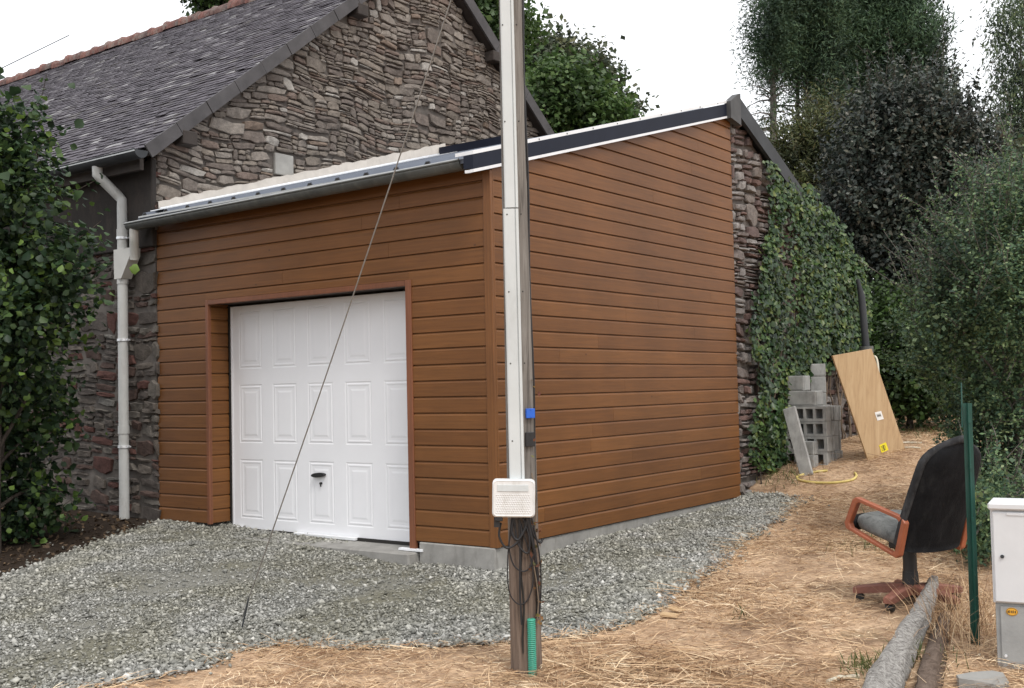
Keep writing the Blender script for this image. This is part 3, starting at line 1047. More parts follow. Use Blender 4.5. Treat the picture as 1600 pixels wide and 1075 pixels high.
def build_house():
    h = thing('stone_house', 'old rubble stone house with a dark slate roof and tall gable behind the garage', 'house', (GX, 0, 0))
    X0 = -22.0
    # masonry core
    mb = MB()
    prof = [(0.0, -.6), (8.5, -.6), (8.5, roof_z(8.5) - .16), (RY, RZ - .16), (0.0, roof_z(0) - .16)]
    mb.prism([(GX - .02, y, z) for y, z in prof], (X0 - GX, 0, 0))
    # the front face of the core stands just behind the stones
    core = mb.build('wall_core', MAT['joint'], h)
    X, F = rubble(-.02, 8.4, 2.8, 7.1, lambda u, v: v < roof_z(u) - .14 and v > 2.95 + .27 * u - .1 and not (1.55 < u < 1.84 and 3.67 < v < 3.93),
                  lambda u, v, d: np.stack([GX + d, u, v], -1), seed=5, warp=.035, smin=(.10, .045), smax=(.36, .17), depth=(.004, .026), flatp=.42, gap=.0025)
    link('gable_wall', rubble_mesh('gable_wall', X, F, MAT['gable']), h)
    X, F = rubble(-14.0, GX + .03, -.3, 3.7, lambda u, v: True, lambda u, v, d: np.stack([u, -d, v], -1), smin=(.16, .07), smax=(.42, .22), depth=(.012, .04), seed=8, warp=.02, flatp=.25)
    MB().box((-14.0, -.062, 2.72), (GX + .012, -.0, 3.6), bev=.01).build('eave_shade_render', MAT['shaderender'], h)  # smooth panel over the stones, the eave's shade painted into its colour
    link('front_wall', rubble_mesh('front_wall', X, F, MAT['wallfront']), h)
    # cement patch low on the gable
    MB().box((GX - .02, 1.56, 3.68), (GX + .022, 1.83, 3.92), bev=.006).build('cement_patch', MAT['patch'], h)
    # smooth corner stone
    # purlin ends under the verge
    for (y, dz, s) in ((.30, .20, .09), (2.86, .20, .09), (5.55, .19, .09)):
        z = roof_z(y) - dz
        MB().box((GX - .1, y - s, z - s), (GX + .17, y + s, z + s * .6), bev=.01).build('purlin_end', MAT['eaves'], h)
    # roof boards: a thick slab under the slates, its overhang dark below
    XV = -4.085
    rf = MB()
    nrm = Vector((0, -SLF, 1)).normalized()
    nrb = Vector((0, SLB, 1)).normalized()
    a, r_, b2 = Vector((0, EY, EZ)), Vector((0, RY, RZ)), Vector((0, 9.0, roof_z(9.0)))
    def sh(p, n, d): return p - n * d
    rf.prism([(XV - .03, *sh(a, nrm, .025)[1:]), (XV - .03, RY, RZ - .032), (XV - .03, *sh(b2, nrb, .0)[1:]), (XV - .03, *sh(b2, nrb, .08)[1:]), (XV - .03, RY, RZ - .13), (XV - .03, *sh(a, nrm, .08)[1:])], (X0 - XV, 0, 0))
    roof = rf.build('roof', MAT['eaves'], h)
    # slates
    exp_, wd = .086, .16
    sl = math.hypot(RY - EY, RZ - EZ)
    rows = int(sl / exp_)
    V, Fc = [], []
    ty, tz = (RY - EY) / sl, (RZ - EZ) / sl
    ny_, nz_ = -tz, ty
    cols = int((XV - (-17.5)) / wd)
    rr = np.repeat(np.arange(rows + 1), cols + 1)
    cc = np.tile(np.arange(cols + 1), rows + 1)
    n = len(rr)
    cx = XV - (cc + .5 + (rr % 2) * .5 - .25) * wd + RNG.normal(0, .006, n)
    s0 = rr * exp_ + RNG.normal(0, .007, n)
    hwid = wd / 2 - .002 - RNG.random(n) * .006
    x0, x1 = cx - hwid, np.minimum(cx + hwid, XV - .002)
    ok = (x1 - x0 > .03) & (s0 + .02 < sl)
    x0, x1, s0, n = x0[ok], x1[ok], s0[ok], ok.sum()
    s1 = np.minimum(s0 + exp_ * 2.0, sl)
    lift = RNG.uniform(.017, .024, n) + (RNG.random(n) < .05) * RNG.uniform(.0, .012, n)
    th = .008
    sag = -.035 * np.sin(np.clip((x0 + 17.5) / 13.4, 0, 1) * 3.14 * 2) * np.sin(s0 / sl * 3.14)
    skew = RNG.normal(0, .006, n)
    def pt(x, s, d): return np.stack([x, EY + ty * s + ny_ * (d + sag), EZ + tz * s + nz_ * (d + sag)], -1)
    A = [pt(x0, s0 + skew, lift - th), pt(x1, s0 - skew, lift - th), pt(x1, s0 - skew, lift), pt(x0, s0 + skew, lift), pt(x1, s1, lift * 0 + .004), pt(x0, s1, lift * 0 + .004)]
    Vs = np.stack(A, 1).reshape(-1, 3)
    b = np.arange(n)[:, None] * 6
    Fq = np.concatenate([b + [0, 1, 2, 3], b + [3, 2, 4, 5], b + [1, 4, 2, 2], b + [0, 3, 5, 5]])
    me = rubble_mesh('slates', Vs, Fq, MAT['slate'])
    link('slates', me, roof)
    # ridge of red clay half-round tiles
    mb = MB()
    x = XV
    while x > -20:
        ln = .40
        y0, z0 = RY, RZ - .02
        jz = random.uniform(-.012, .012)
        for xa, xb, ra, rb in ((x, x - ln * .86, .125, .118), (x - ln * .86, x - ln, .118, .145)):
            vs, fs = [], []
            m = 9
            for (xx, rad) in ((xa, ra), (xb, rb)):
                for k in range(m):
                    q = math.pi * (k / (m - 1)) * 1.16 - .25
                    vs.append((xx, y0 + math.cos(q) * rad, z0 + jz + math.sin(q) * rad * .98))
            for k in range(m - 1):
                fs.append((k, k + 1, m + k + 1, m + k))
            fs.append(tuple(range(m)))
            fs.append(tuple(range(m, 2 * m))[::-1])
            mb.add(vs, fs, True)
        x -= ln
    mb.build('ridge_tiles', MAT['ridge'], roof)
    # slate hung verges, one piece after another
    mb = MB()
    L_ = sl
    nseg = 12
    for i in range(nseg):
        s0_, s1_ = L_ * i / nseg + .004, L_ * (i + 1) / nseg - .004
        j = random.uniform(-.006, .006)
        p = [(XV + j, EY + ty * s0_ + ny_ * .035, EZ + tz * s0_ + nz_ * .035), (XV + j, EY + ty * s1_ + ny_ * .03, EZ + tz * s1_ + nz_ * .03),
             (XV + j, EY + ty * s1_ - ny_ * .10, EZ + tz * s1_ - nz_ * .10), (XV + j, EY + ty * s0_ - ny_ * .105, EZ + tz * s0_ - nz_ * .105)]
        mb.prism(p, (.022, 0, 0))
    mb.build('verge', MAT['verge'], roof)
    mb = MB()
    lb = math.hypot(9.0 - RY, RZ - roof_z(9.0))
    by, bz = (9.0 - RY) / lb, (roof_z(9.0) - RZ) / lb
    for i in range(7):
        s0_, s1_ = lb * i / 7 + .003, lb * (i + 1) / 7 - .003
        p = [(XV, RY + by * s - bz * d, RZ + bz * s + by * d) for s, d in ((s0_, .03), (s1_, .03), (s1_, -.13), (s0_, -.13))]
        mb.prism(p, (.03, 0, 0))
    mb.build('verge', MAT['verge'], roof)
    # gutter
    g = half_gutter((-13.5, -.33, 3.60), (-4.0, -.33, 3.615), .078, MAT['zincdark'], h)
    mb = MB()
    mb.box((-13.5, -.412, 3.594), (-4.0, -.400, 3.612))
    mb.build('gutter_lip', MAT['rim'], g)
    # fascia behind it
    MB().box((-13.5, -.235, 3.46), (-4.16, -.19, 3.60)).build('fascia', MAT['eaves'], h)
    # downpipe with its swan neck and branch
    pr = .051
    dp = MB()
    px_, py_ = -4.655, -.10
    top = at_axis(152, 268, 1, -.33)
    path = [(top[0], -.33, 3.55), (top[0], -.33, 3.47), (top[0] + .03, -.31, 3.43), (px_ - .04, py_ - .02, 3.28), (px_, py_, 3.23), (px_, py_, 3.15), (px_, py_, 1.0), (px_, py_, -.12)]
    dp.tube(path, pr, 16)
    for z in (2.90, 2.42, .90):
        dp.tube([(px_, py_, z - .05), (px_, py_, z + .03)], pr + .006, 16)
    dpo = dp.build('downpipe', MAT['pvc'], h)
    for i, z in enumerate((2.84, 1.80, .72)):
        m2 = MB()
        m2.tube([(px_, py_, z - .012), (px_, py_, z + .012)], pr + .009, 16)
        m2.box((px_ - .08, py_ + .0, z - .008), (px_ + .08, py_ + .03, z + .008))
        m2.build('pipe_clip', MAT['galv'], dpo)
    # Y branch: flat funnel
    yb = MB()
    pts = [(px_ - .056, 2.42), (px_ - .062, 2.60), (px_ - .062, 2.72), (px_ + .215, 2.72), (px_ + .215, 2.64), (px_ + .062, 2.42)]
    yb.prism([(x, py_ - .06, z) for x, z in pts], (0, .12, 0))
    yb.build('branch_hopper', MAT['pvcl'], dpo)
    return h


def half_gutter(a, b, r, mat, parent, bands=()):
    """open half-round gutter between two points, with a rolled lip and end discs"""
    a, b = Vector(a), Vector(b)
    mb = MB()
    vs, fs = [], []
    m = 11
    prof = []
    for k in range(m):
        q = math.pi + math.pi * k / (m - 1)
        prof.append((math.cos(q) * r, math.sin(q) * r))
    for k in range(m)[::-1]:
        q = math.pi + math.pi * k / (m - 1)
        prof.append((math.cos(q) * (r - .006), math.sin(q) * (r - .006)))
    n = len(prof)
    for p in (a, b):
        for (u, v) in prof:
            vs.append((p.x, p.y + u, p.z + v))
    for k in range(n):
        fs.append((k, (k + 1) % n, n + (k + 1) % n, n + k))
    mb.add(vs, fs, True)
    for p, s in ((a, 1), (b, -1)):
        mb.prism([(p.x, p.y + math.cos(math.pi + math.pi * k / 12) * (r - .001), p.z + math.sin(math.pi + math.pi * k / 12) * (r - .001)) for k in range(13)], (.004 * s, 0, 0))
    mb.tube([(a.x, a.y - r, a.z), (b.x, b.y - r, b.z)], .009, 8)
    return mb.build('gutter', mat, parent)


# ------------------------------------------------------------------ the timber clad garage
P_ = .13
W_, L_R = 4.2238, 4.37
ROOF0, RSL = 3.02, .283     # verge top at Y = -.25, slope


def rz(y): return ROOF0 + RSL * (y + .25)


def boards(mb, u0, u1, k, put, seg=(3.4, 5.2), rnd=random, zlo=None):
    """one course of cladding, cut into lengths; put(u, n, z) -> point (n is outward)"""
    z = k * P_
    cuts = [u0]
    c = u0 + rnd.uniform(.4, seg[1])
    while c < u1 - .5:
        cuts.append(c)
        c += rnd.uniform(*seg)
    cuts.append(u1)
    for a, b in zip(cuts[:-1], cuts[1:]):
        g = .0012
        a2, b2 = (a + (g if a != u0 else 0)), (b - (g if b != u1 else 0))
        prof = [(-.02, z + .001), (-.001, z + .001), (.0, z + .003), (.0, z + .1075), (-.0095, z + .1225), (-.0165, z + .1245), (-.0165, z + .1295), (-.02, z + .1295)]
        if zlo is not None: prof = [(n, max(zz, zlo)) for n, zz in prof]
        vs = [put(u, n, zz) for u in (a2, b2) for n, zz in prof]
        m = len(prof)
        fs = [(i, (i + 1) % m, m + (i + 1) % m, m + i) for i in range(m)] + [tuple(range(m))[::-1], tuple(range(m, 2 * m))]
        mb.add(vs, fs)


def build_garage():
    g = thing('timber_garage', 'brown timber clad lean-to garage with a white up-and-over door against the stone house', 'garage', (-2, 0, 0))
    rnd = random.Random(4)
    OX0, OX1, OZ = -3.43, -.89, 2.085
    TR = .048
    front = lambda u, n, z: (u, -n, z)
    right = lambda u, n, z: (n, u, z)
    mb = MB()
    for k in range(0, 23):
        z = k * P_
        if z < OZ + TR < z + P_:
            boards(mb, OX0 - .03, OX1 + .03, k, front, seg=(9, 9.1), rnd=rnd, zlo=OZ + TR + .001)
            boards(mb, -W_, OX0 - .0305, k, front, rnd=rnd)
            boards(mb, OX1 + .0305, -.065, k, front, rnd=rnd)
        elif z < OZ + TR - .02:
            boards(mb, -W_, OX0 - .006, k, front, rnd=rnd)
            boards(mb, OX1 + .006, -.065, k, front, rnd=rnd)
        else:
            boards(mb, -W_, -.065, k, front, rnd=rnd)
    mb.build('front_cladding', MAT['clad'], g)
    mb = MB()
    for k in range(0, 33):
        z = k * P_
        ys = .036
        lim = (z + P_ - ROOF0 + .035) / RSL - .25
        if lim > ys: ys = lim
        if ys > L_R - .15: break
        boards(mb, ys, L_R, k, right, rnd=rnd)
    mb.build('side_cladding', MAT['clad'], g)
    # carcass behind the boards
    mb = MB()
    mb.prism([(-.022, .03, -.02), (-.022, L_R, -.02), (-.022, L_R, rz(L_R) - .1), (-.022, .03, rz(.03) - .1)], (-.08, 0, 0))
    mb.box((-W_ + .004, .022, 2.14), (-.1, .10, 2.96))
    mb.box((-W_ + .004, .022, -.02), (OX0 - .02, .10, 2.14))
    mb.box((OX1 + .02, .022, -.02), (-.1, .10, 2.14))
    mb.build('carcass', MAT['dark'], g)
    # corner and door trims
    mb = MB()
    mb.box((-.068, -.008, -.004), (.008, .024, 2.93), bev=.003)
    mb.box((-.012, .0245, -.004), (.0085, .038, 2.94), bev=.002)
    mb.build('corner_trim', MAT['trim'], g)
    mb = MB()
    mb.box((OX0 - TR + .01, -.010, -.01), (OX0 + .006, .03, OZ + TR), bev=.004)
    mb.box((OX1 - .006, -.010, -.09), (OX1 + TR + .01, .03, OZ + TR), bev=.004)
    mb.box((OX0 + .0065, -.0095, OZ), (OX1 - .0065, .03, OZ + TR - .002), bev=.004)
    mb.build('door_trim', MAT['trim2'], g)
    # reveal boards left, soffit
    mb = MB()
    for k in range(0, 17):
        boards(mb, .031, .235, k, lambda u, n, z: (OX0 + n, u, min(z, OZ + .01)), rnd=rnd)
    mb.build('reveal_cladding', MAT['clad'], g)
    mb = MB()
    mb.box((OX0 + .002, .031, OZ + .012), (OX1 + .004, .36, OZ + .06))
    mb.box((OX1 + .001, .031, -.09), (OX1 + .03, .36, OZ + .011))
    mb.build('soffit', MAT['eaves'], g)
    # ---- the door
    d = MB()
    DX0, DX1, DZ0, DZ1, DY = -3.405, -.945, -.058, 2.075, .25
    xs = [DX0]
    xc = -2.175
    cols = [(xc + (i - 2) * .475 - .163, xc + (i - 2) * .475 + .163) for i in range(5)]
    rowsz = [(.035, .60), (.755, 1.315), (1.465, 2.025)]
    ux = sorted([DX0, DX1] + [v for c in cols for v in c])
    uz = sorted([DZ0, DZ1] + [v for c in rowsz for v in c])
    for i in range(len(ux) - 1):
        for j in range(len(uz) - 1):
            x0, x1, z0, z1 = ux[i], ux[i + 1], uz[j], uz[j + 1]
            if (x0, x1) in cols and (z0, z1) in rowsz:
                rings = [(0, 0), (.009, .003), (.016, .003), (.025, -.0005), (.032, -.0005), (.044, .0018), (.066, .0018), (.084, -.001), (.092, -.001)]
                prev = None
                for ins, dep in rings:
                    q = [(x0 + ins, DY + dep, z0 + ins), (x1 - ins, DY + dep, z0 + ins), (x1 - ins, DY + dep, z1 - ins), (x0 + ins, DY + dep, z1 - ins)]
                    if prev:
                        d.add(prev + q, [(a, (a + 1) % 4, 4 + (a + 1) % 4, 4 + a) for a in range(4)])
                    prev = q
                d.add(prev, [(0, 1, 2, 3)])
            else:
                d.quad((x0, DY, z0), (x1, DY, z0), (x1, DY, z1), (x0, DY, z1))
    d.quad((DX0, DY, DZ0), (DX0, DY, DZ1), (DX0, DY + .04, DZ1), (DX0, DY + .04, DZ0))
    d.quad((DX0, DY, DZ1), (DX1, DY, DZ1), (DX1, DY + .04, DZ1), (DX0, DY + .04, DZ1))
    door = d.build('garage_door', MAT['door'], g)
    door['label'] = 'white panelled up-and-over door'
    # thin white edge frame round the leaf, dark gaps beside it
    mb = MB()
    mb.box((DX0 + .003, DY - .006, DZ0 + .002), (DX0 + .022, DY - .001, DZ1 - .002))
    mb.box((DX0 + .024, DY - .006, DZ1 - .022), (DX1, DY - .001, DZ1 - .003))
    mb.build('edge_strip', MAT['door'], door)
    mb = MB()
    mb.box((OX0 + .005, DY + .05, -.12), (OX1, DY + .09, OZ + .01))
    mb.box((OX0 + .004, DY - .012, -.10), (OX0 + .023, DY + .03, OZ - .0))
    mb.build('door_frame', MAT['dark'], g)
    hd = at_axis(500, 742, 1, DY)
    mb = MB()
    n = 20
    pts = [(hd[0] + .082 * math.cos(6.2832 * k / n), DY - .004, hd[2] + .021 * math.sin(6.2832 * k / n) + .006 * math.cos(6.2832 * k / n)) for k in range(n)]
    mb.prism(pts, (0, -.032, 0))
    mb.tube([(hd[0] + .02, DY - .02, hd[2] - .075), (hd[0] + .02, DY + .0, hd[2] - .075)], .011, 10)
    mb.box((hd[0] + .0165, DY - .018, hd[2] - .105), (hd[0] + .0235, DY - .008, hd[2] - .075))
    mb.build('door_handle', MAT['black'], door)
    MB().box((DX0, DY - .035, DZ0 - .006), (DX0 + .16, DY - .005, DZ0 + .016), bev=.003).build('threshold_strip', MAT['whitemetal'], door)
    MB().box((-2.50, DY - .05, DZ0 - .022), (-1.72, DY - .004, DZ0 + .004), bev=.003).build('threshold_strip', MAT['whitemetal'], door)
    MB().box((-1.0, -.03, -.082), (-.745, .02, -.062), bev=.002).build('threshold_strip', MAT['whitemetal'], door)
    MB().box((DX0, DY - .02, -.0855), (DX1, DY + .03, DZ0 - .001)).build('bottom_gap', MAT['dark'], door)
    # ---- concrete: sill and footing
    mb = MB()
    mb.box((-3.44, -.13, -.35), (-.80, .62, -.086), bev=.012)
    mb.build('door_sill', MAT['concrete'], g)
    mb = MB()
    mb.box((-.79, -.012, -.5), (-.0135, .30, -.006), bev=.008)
    mb.box((-.30, .301, -.5), (-.0145, L_R, -.008), bev=.008)
    mb.build('concrete_footing', MAT['concrete'], g)
    # ---- roof
    mb = MB()
    y0, y1 = -.22, 4.55
    def zt(y): return rz(y) - .035
    mb.prism([(-W_ + .01, y0, zt(y0) - .035), (-W_ + .01, y1, zt(y1) - .035), (-W_ + .01, y1, zt(y1)), (-W_ + .01, y0, zt(y0))], (W_ - .03, 0, 0))
    x = -W_ + .12
    while x < -.15:                                        # ribs of the sheet
        mb.prism([(x - .045, y0 - .004, zt(y0) + .0), (x - .022, y0 - .004, zt(y0) + .032), (x + .022, y0 - .004, zt(y0) + .032), (x + .045, y0 - .004, zt(y0) + .0)], (0, y1 - y0, zt(y1) - zt(y0)))
        x += .333
    roof = mb.build('roof', MAT['roofpanel'], g)
    x = -W_ + .12                                          # open rib ends, dark
    while x < -.15:
        mb = MB()
        mb.prism([(x - .032, y0 - .0065, zt(y0) + .002), (x - .016, y0 - .0065, zt(y0) + .026), (x + .016, y0 - .0065, zt(y0) + .026), (x + .032, y0 - .0065, zt(y0) + .002)], (0, .003, 0))
        mb.build('rib_end', MAT['dark'], roof)
        x += .333
    # eaves flashing strip and the bright flashing along the house wall
    mb = MB()
    mb.box((-W_ + .03, -.232, zt(-.22) - .012), (-.14, -.222, zt(-.22) + .004))
    mb.build('eaves_flashing', MAT['rim'], roof)
    mb = MB()
    mb.prism([(GX + .055, .0, zt(0) + .0), (GX + .055, 4.40, zt(4.4) + .0), (GX + .055, 4.40, zt(4.4) + .06), (GX + .055, .0, zt(0) + .055)], (.012, 0, 0))
    mb.prism([(GX + .07, -.12, zt(-.12) + .034), (GX + .07, 4.40, zt(4.4) + .034), (GX + .07, 4.40, zt(4.4) + .042), (GX + .07, -.12, zt(-.12) + .042)], (.30, 0, 0))
    mb.build('wall_flashing', MAT['galv'], roof)
    # render fillet against the stones
    mb = MB()
    n = 60
    rr = random.Random(9)
    topz = [zt(4.52 * i / n) + .115 + .055 * (i / n) + rr.uniform(-.012, .012) for i in range(n + 1)]
    for i in range(n):
        ya, yb = 4.52 * i / n - .01, 4.52 * (i + 1) / n - .01
        za, zb = zt(ya) + .0, zt(yb) + .0
        mb.add([(GX + .054, ya, za), (GX + .054, yb, zb), (GX + .046, yb, topz[i + 1]), (GX + .046, ya, topz[i]), (GX - .03, yb, topz[i + 1] + .012), (GX - .03, ya, topz[i] + .012)],
               [(0, 1, 2, 3), (3, 2, 4, 5)], True)
    mb.build('render_fillet', MAT['mortar'], g)
    # verge: dark sheet, white capping and white drip edge
    mb = MB()
    ya, yb = -.26, 4.40
    mb.prism([(.018, ya, rz(ya) - .125), (.018, yb, rz(yb) - .155), (.018, yb, rz(yb) - .02), (.018, ya, rz(ya) - .012)], (.026, 0, 0))
    mb.prism([(-.05, ya + .001, rz(ya) - .115), (.017, ya + .001, rz(ya) - .118), (.017, ya + .001, rz(ya) - .012), (-.05, ya + .001, rz(ya) - .014)], (0, .02, 0))
    vg = mb.build('verge_sheet', MAT['navy'], roof)
    mb = MB()
    mb.prism([(-.13, ya, rz(ya) - .012), (-.13, yb, rz(yb) - .012), (-.13, yb, rz(yb) + .016), (-.13, ya, rz(ya) + .016)], (.176, 0, 0))
    mb.build('verge_capping', MAT['whitemetal'], roof)
    mb = MB()
    mb.prism([(.010, ya, rz(ya) - .15), (.010, yb, rz(yb) - .178), (.010, yb, rz(yb) - .156), (.010, ya, rz(ya) - .126)], (.038, 0, 0))
    mb.prism([(-.04, ya + .003, rz(ya) - .148), (.009, ya + .003, rz(ya) - .15), (.009, ya + .003, rz(ya) - .127), (-.04, ya + .003, rz(ya) - .125)], (0, .016, 0))
    mb.build('drip_edge', MAT['whitemetal'], roof)
    for y in np.arange(.2, 4.3, .42):                      # screws along the capping
        MB().tube([(.0465, y, rz(y) + .002), (.051, y, rz(y) + .002)], .006, 6).build('screw', MAT['black'], roof)
    MB().box((GX + .06, 4.36, 4.20), (-2.95, 4.44, 4.425)).build('ridge_flashing', MAT['navy'], roof)
    # ---- gutter with brackets and outlet bend
    gt = half_gutter((-4.42, -.17, 2.945), (-.115, -.17, 2.985), .068, MAT['zinc'], g)
    mb = MB()
    mb.tube([(-4.42, -.2385, 2.951), (-.115, -.2385, 2.991)], .0085, 8)
    mb.build('gutter_lip', MAT['rim'], gt)
    x = -4.12
    while x < -.2:
        mb = MB()
        zc = 2.945 + (x + 4.42) * .0093
        pts = [(x, -.17 + math.cos(math.pi + math.pi * k / 10) * .0715, zc + math.sin(math.pi + math.pi * k / 10) * .0715) for k in range(11)]
        for i in range(10):
            a, b = pts[i], pts[i + 1]
            mb.add([(x - .012, a[1], a[2]), (x + .012, a[1], a[2]), (x + .012, b[1], b[2]), (x - .012, b[1], b[2])], [(0, 1, 2, 3)])
        mb.box((x - .012, -.245, zc - .002), (x + .012, -.10, zc + .004))
        mb.build('bracket', MAT['zinc'], gt)
        x += .57
    mb = MB()
    mb.tube([(-4.355, -.17, 2.90), (-4.355, -.17, 2.82), (-4.375, -.155, 2.775), (-4.43, -.115, 2.65), (-4.44, -.11, 2.60)], .046, 14)
    mb.build('outlet_pipe', MAT['pvcl'], gt)
    return g


# ------------------------------------------------------------------ the old outbuilding behind
OSL = -.45


def oz(y): return 4.30 + OSL * (y - 4.45)


def build_outbuilding():
    o = thing('stone_outbuilding', 'old stone outbuilding with a sloping ivy grown wall behind the garage', 'outbuilding', (0, 6.3, .2))
    mb = MB()
    prof = [(4.372, -.3), (8.25, -.3), (8.25, oz(8.25) - .08), (4.372, oz(4.372) - .08)]
    mb.prism([(-.045, y, z) for y, z in prof], (-4.1, 0, 0))
    mb.build('wall_core', MAT['joint'], o)
    X, F = rubble(4.36, 8.3, -.1, 4.3, lambda u, v: v < oz(u) - .10, lambda u, v, d: np.stack([-.035 + d, u, v], -1), smin=(.13, .06), smax=(.36, .20), depth=(.015, .06), seed=21, flatp=.25)
    link('rubble_wall', rubble_mesh('rubble_wall', X, F, MAT['wallrear']), o)
    mb = MB()
    mb.prism([(.03, y, z) for y, z in ((4.46, oz(4.46) - .04), (8.4, oz(8.4) - .04), (8.4, oz(8.4) + .03), (4.46, oz(4.46) + .03))], (-4.2, 0, 0))
    mb.build('roof', MAT['zincdark'], o)
    mb = MB()
    mb.prism([(.032, y, z) for y, z in ((4.44, oz(4.44) - .12), (6.35, oz(6.35) - .11), (6.35, oz(6.35) + .085), (4.44, oz(4.44) + .09))], (.045, 0, 0))
    mb.build('verge_board', MAT['zincdark'], o)
    mb = MB()                                              # folded metal cap where the two roofs meet
    mb.prism([(.02, 4.20, 4.10), (.02, 4.455, 4.06), (.02, 4.455, 4.415), (.02, 4.40, 4.40), (.02, 4.20, 4.285)], (.075, 0, 0))
    mb.build('verge_cap', MAT['capmetal'], o)
    return o


def build_ivy():
    poly_px = [(1196, 250), (1212, 258), (1222, 290), (1244, 285), (1268, 300), (1292, 330), (1320, 375), (1346, 425), (1352, 500), (1340, 560), (1300, 575), (1262, 585), (1232, 640), (1232, 735), (1205, 735), (1172, 715), (1178, 660),
               (1188, 600), (1174, 530), (1180, 470), (1192, 400), (1206, 350), (1206, 320)]
    P = np.array([at_axis(x, y, 0, .08)[1:] for x, y in poly_px])
    n = 26000
    u = RNG.uniform(P[:, 0].min(), P[:, 0].max(), n)
    v = RNG.uniform(P[:, 1].min(), P[:, 1].max(), n)
    k = in_poly(u + RNG.normal(0, .05, n), v + RNG.normal(0, .05, n), P)
    u, v = u[k], v[k]
    thin = np.sin(u * 4.3 + 1.2) * np.sin(v * 3.7 - .5) + .7 * np.sin(u * 9 - v * 6)
    dens = np.clip(.70 - .48 * np.clip((thin - .15) * 2.5, 0, 1) + .25 * (u > 6.4), .10, 1)
    # a thinner reddish strip of bare stems near the top left
    dens = np.where((u > 5.55) & (u < 6.0) & (v > 1.9) & (v < 3.3), .22, dens)
    k = RNG.random(len(u)) < dens
    u, v, thin = u[k], v[k], thin[k]
    d = .045 + np.abs(RNG.normal(0, .035, len(u))) + .035 * (thin < 0) + .05 * np.clip((u - 5.6) / 2.5, 0, 1)
    Pt = np.stack([d, u, v], -1)
    nrm = np.tile([.9, -.25, .55], (len(u), 1))
    V, F = leaf_cards(Pt, nrm, .062, .058, .42, True, np.tile([0, 0, -1.], (len(u), 1)))
    r = thing('ivy', 'green ivy climbing over the stone outbuilding wall up to its eaves', 'ivy', (.05, 5.6, .25))
    link('foliage', np_mesh('foliage', V, F, L['ivy']), r)
    mb = MB()
    for i in range(26):
        y = random.uniform(4.9, 7.9)
        pts = [(.03, y, .3)]
        while pts[-1][2] < random.uniform(1.8, 3.3) and pts[-1][2] < oz(pts[-1][1]) - .2:
            q = pts[-1]
            pts.append((.035 + random.uniform(0, .02), q[1] + random.uniform(-.12, .14), q[2] + random.uniform(.12, .28)))
        mb.tube(pts, [.012 * (1 - .7 * j / len(pts)) for j in range(len(pts))], 5)
    mb.build('stems', MAT['twig'], r)


# ------------------------------------------------------------------ the utility pole and what hangs on it
PB, PT = np.array([1.76, -2.07, -.35]), np.array([1.87, -2.235, 4.35])


def pole_at(z): return PB + (PT - PB) * (z - PB[2]) / (PT[2] - PB[2])


def pole_frame():
    tocam = CAM - pole_at(1.2)
    f = Vector((tocam[0], tocam[1], 0)).normalized()
    r = Vector((0, 0, 1)).cross(f).normalized()            # to the right as seen from the drive
    return f, r


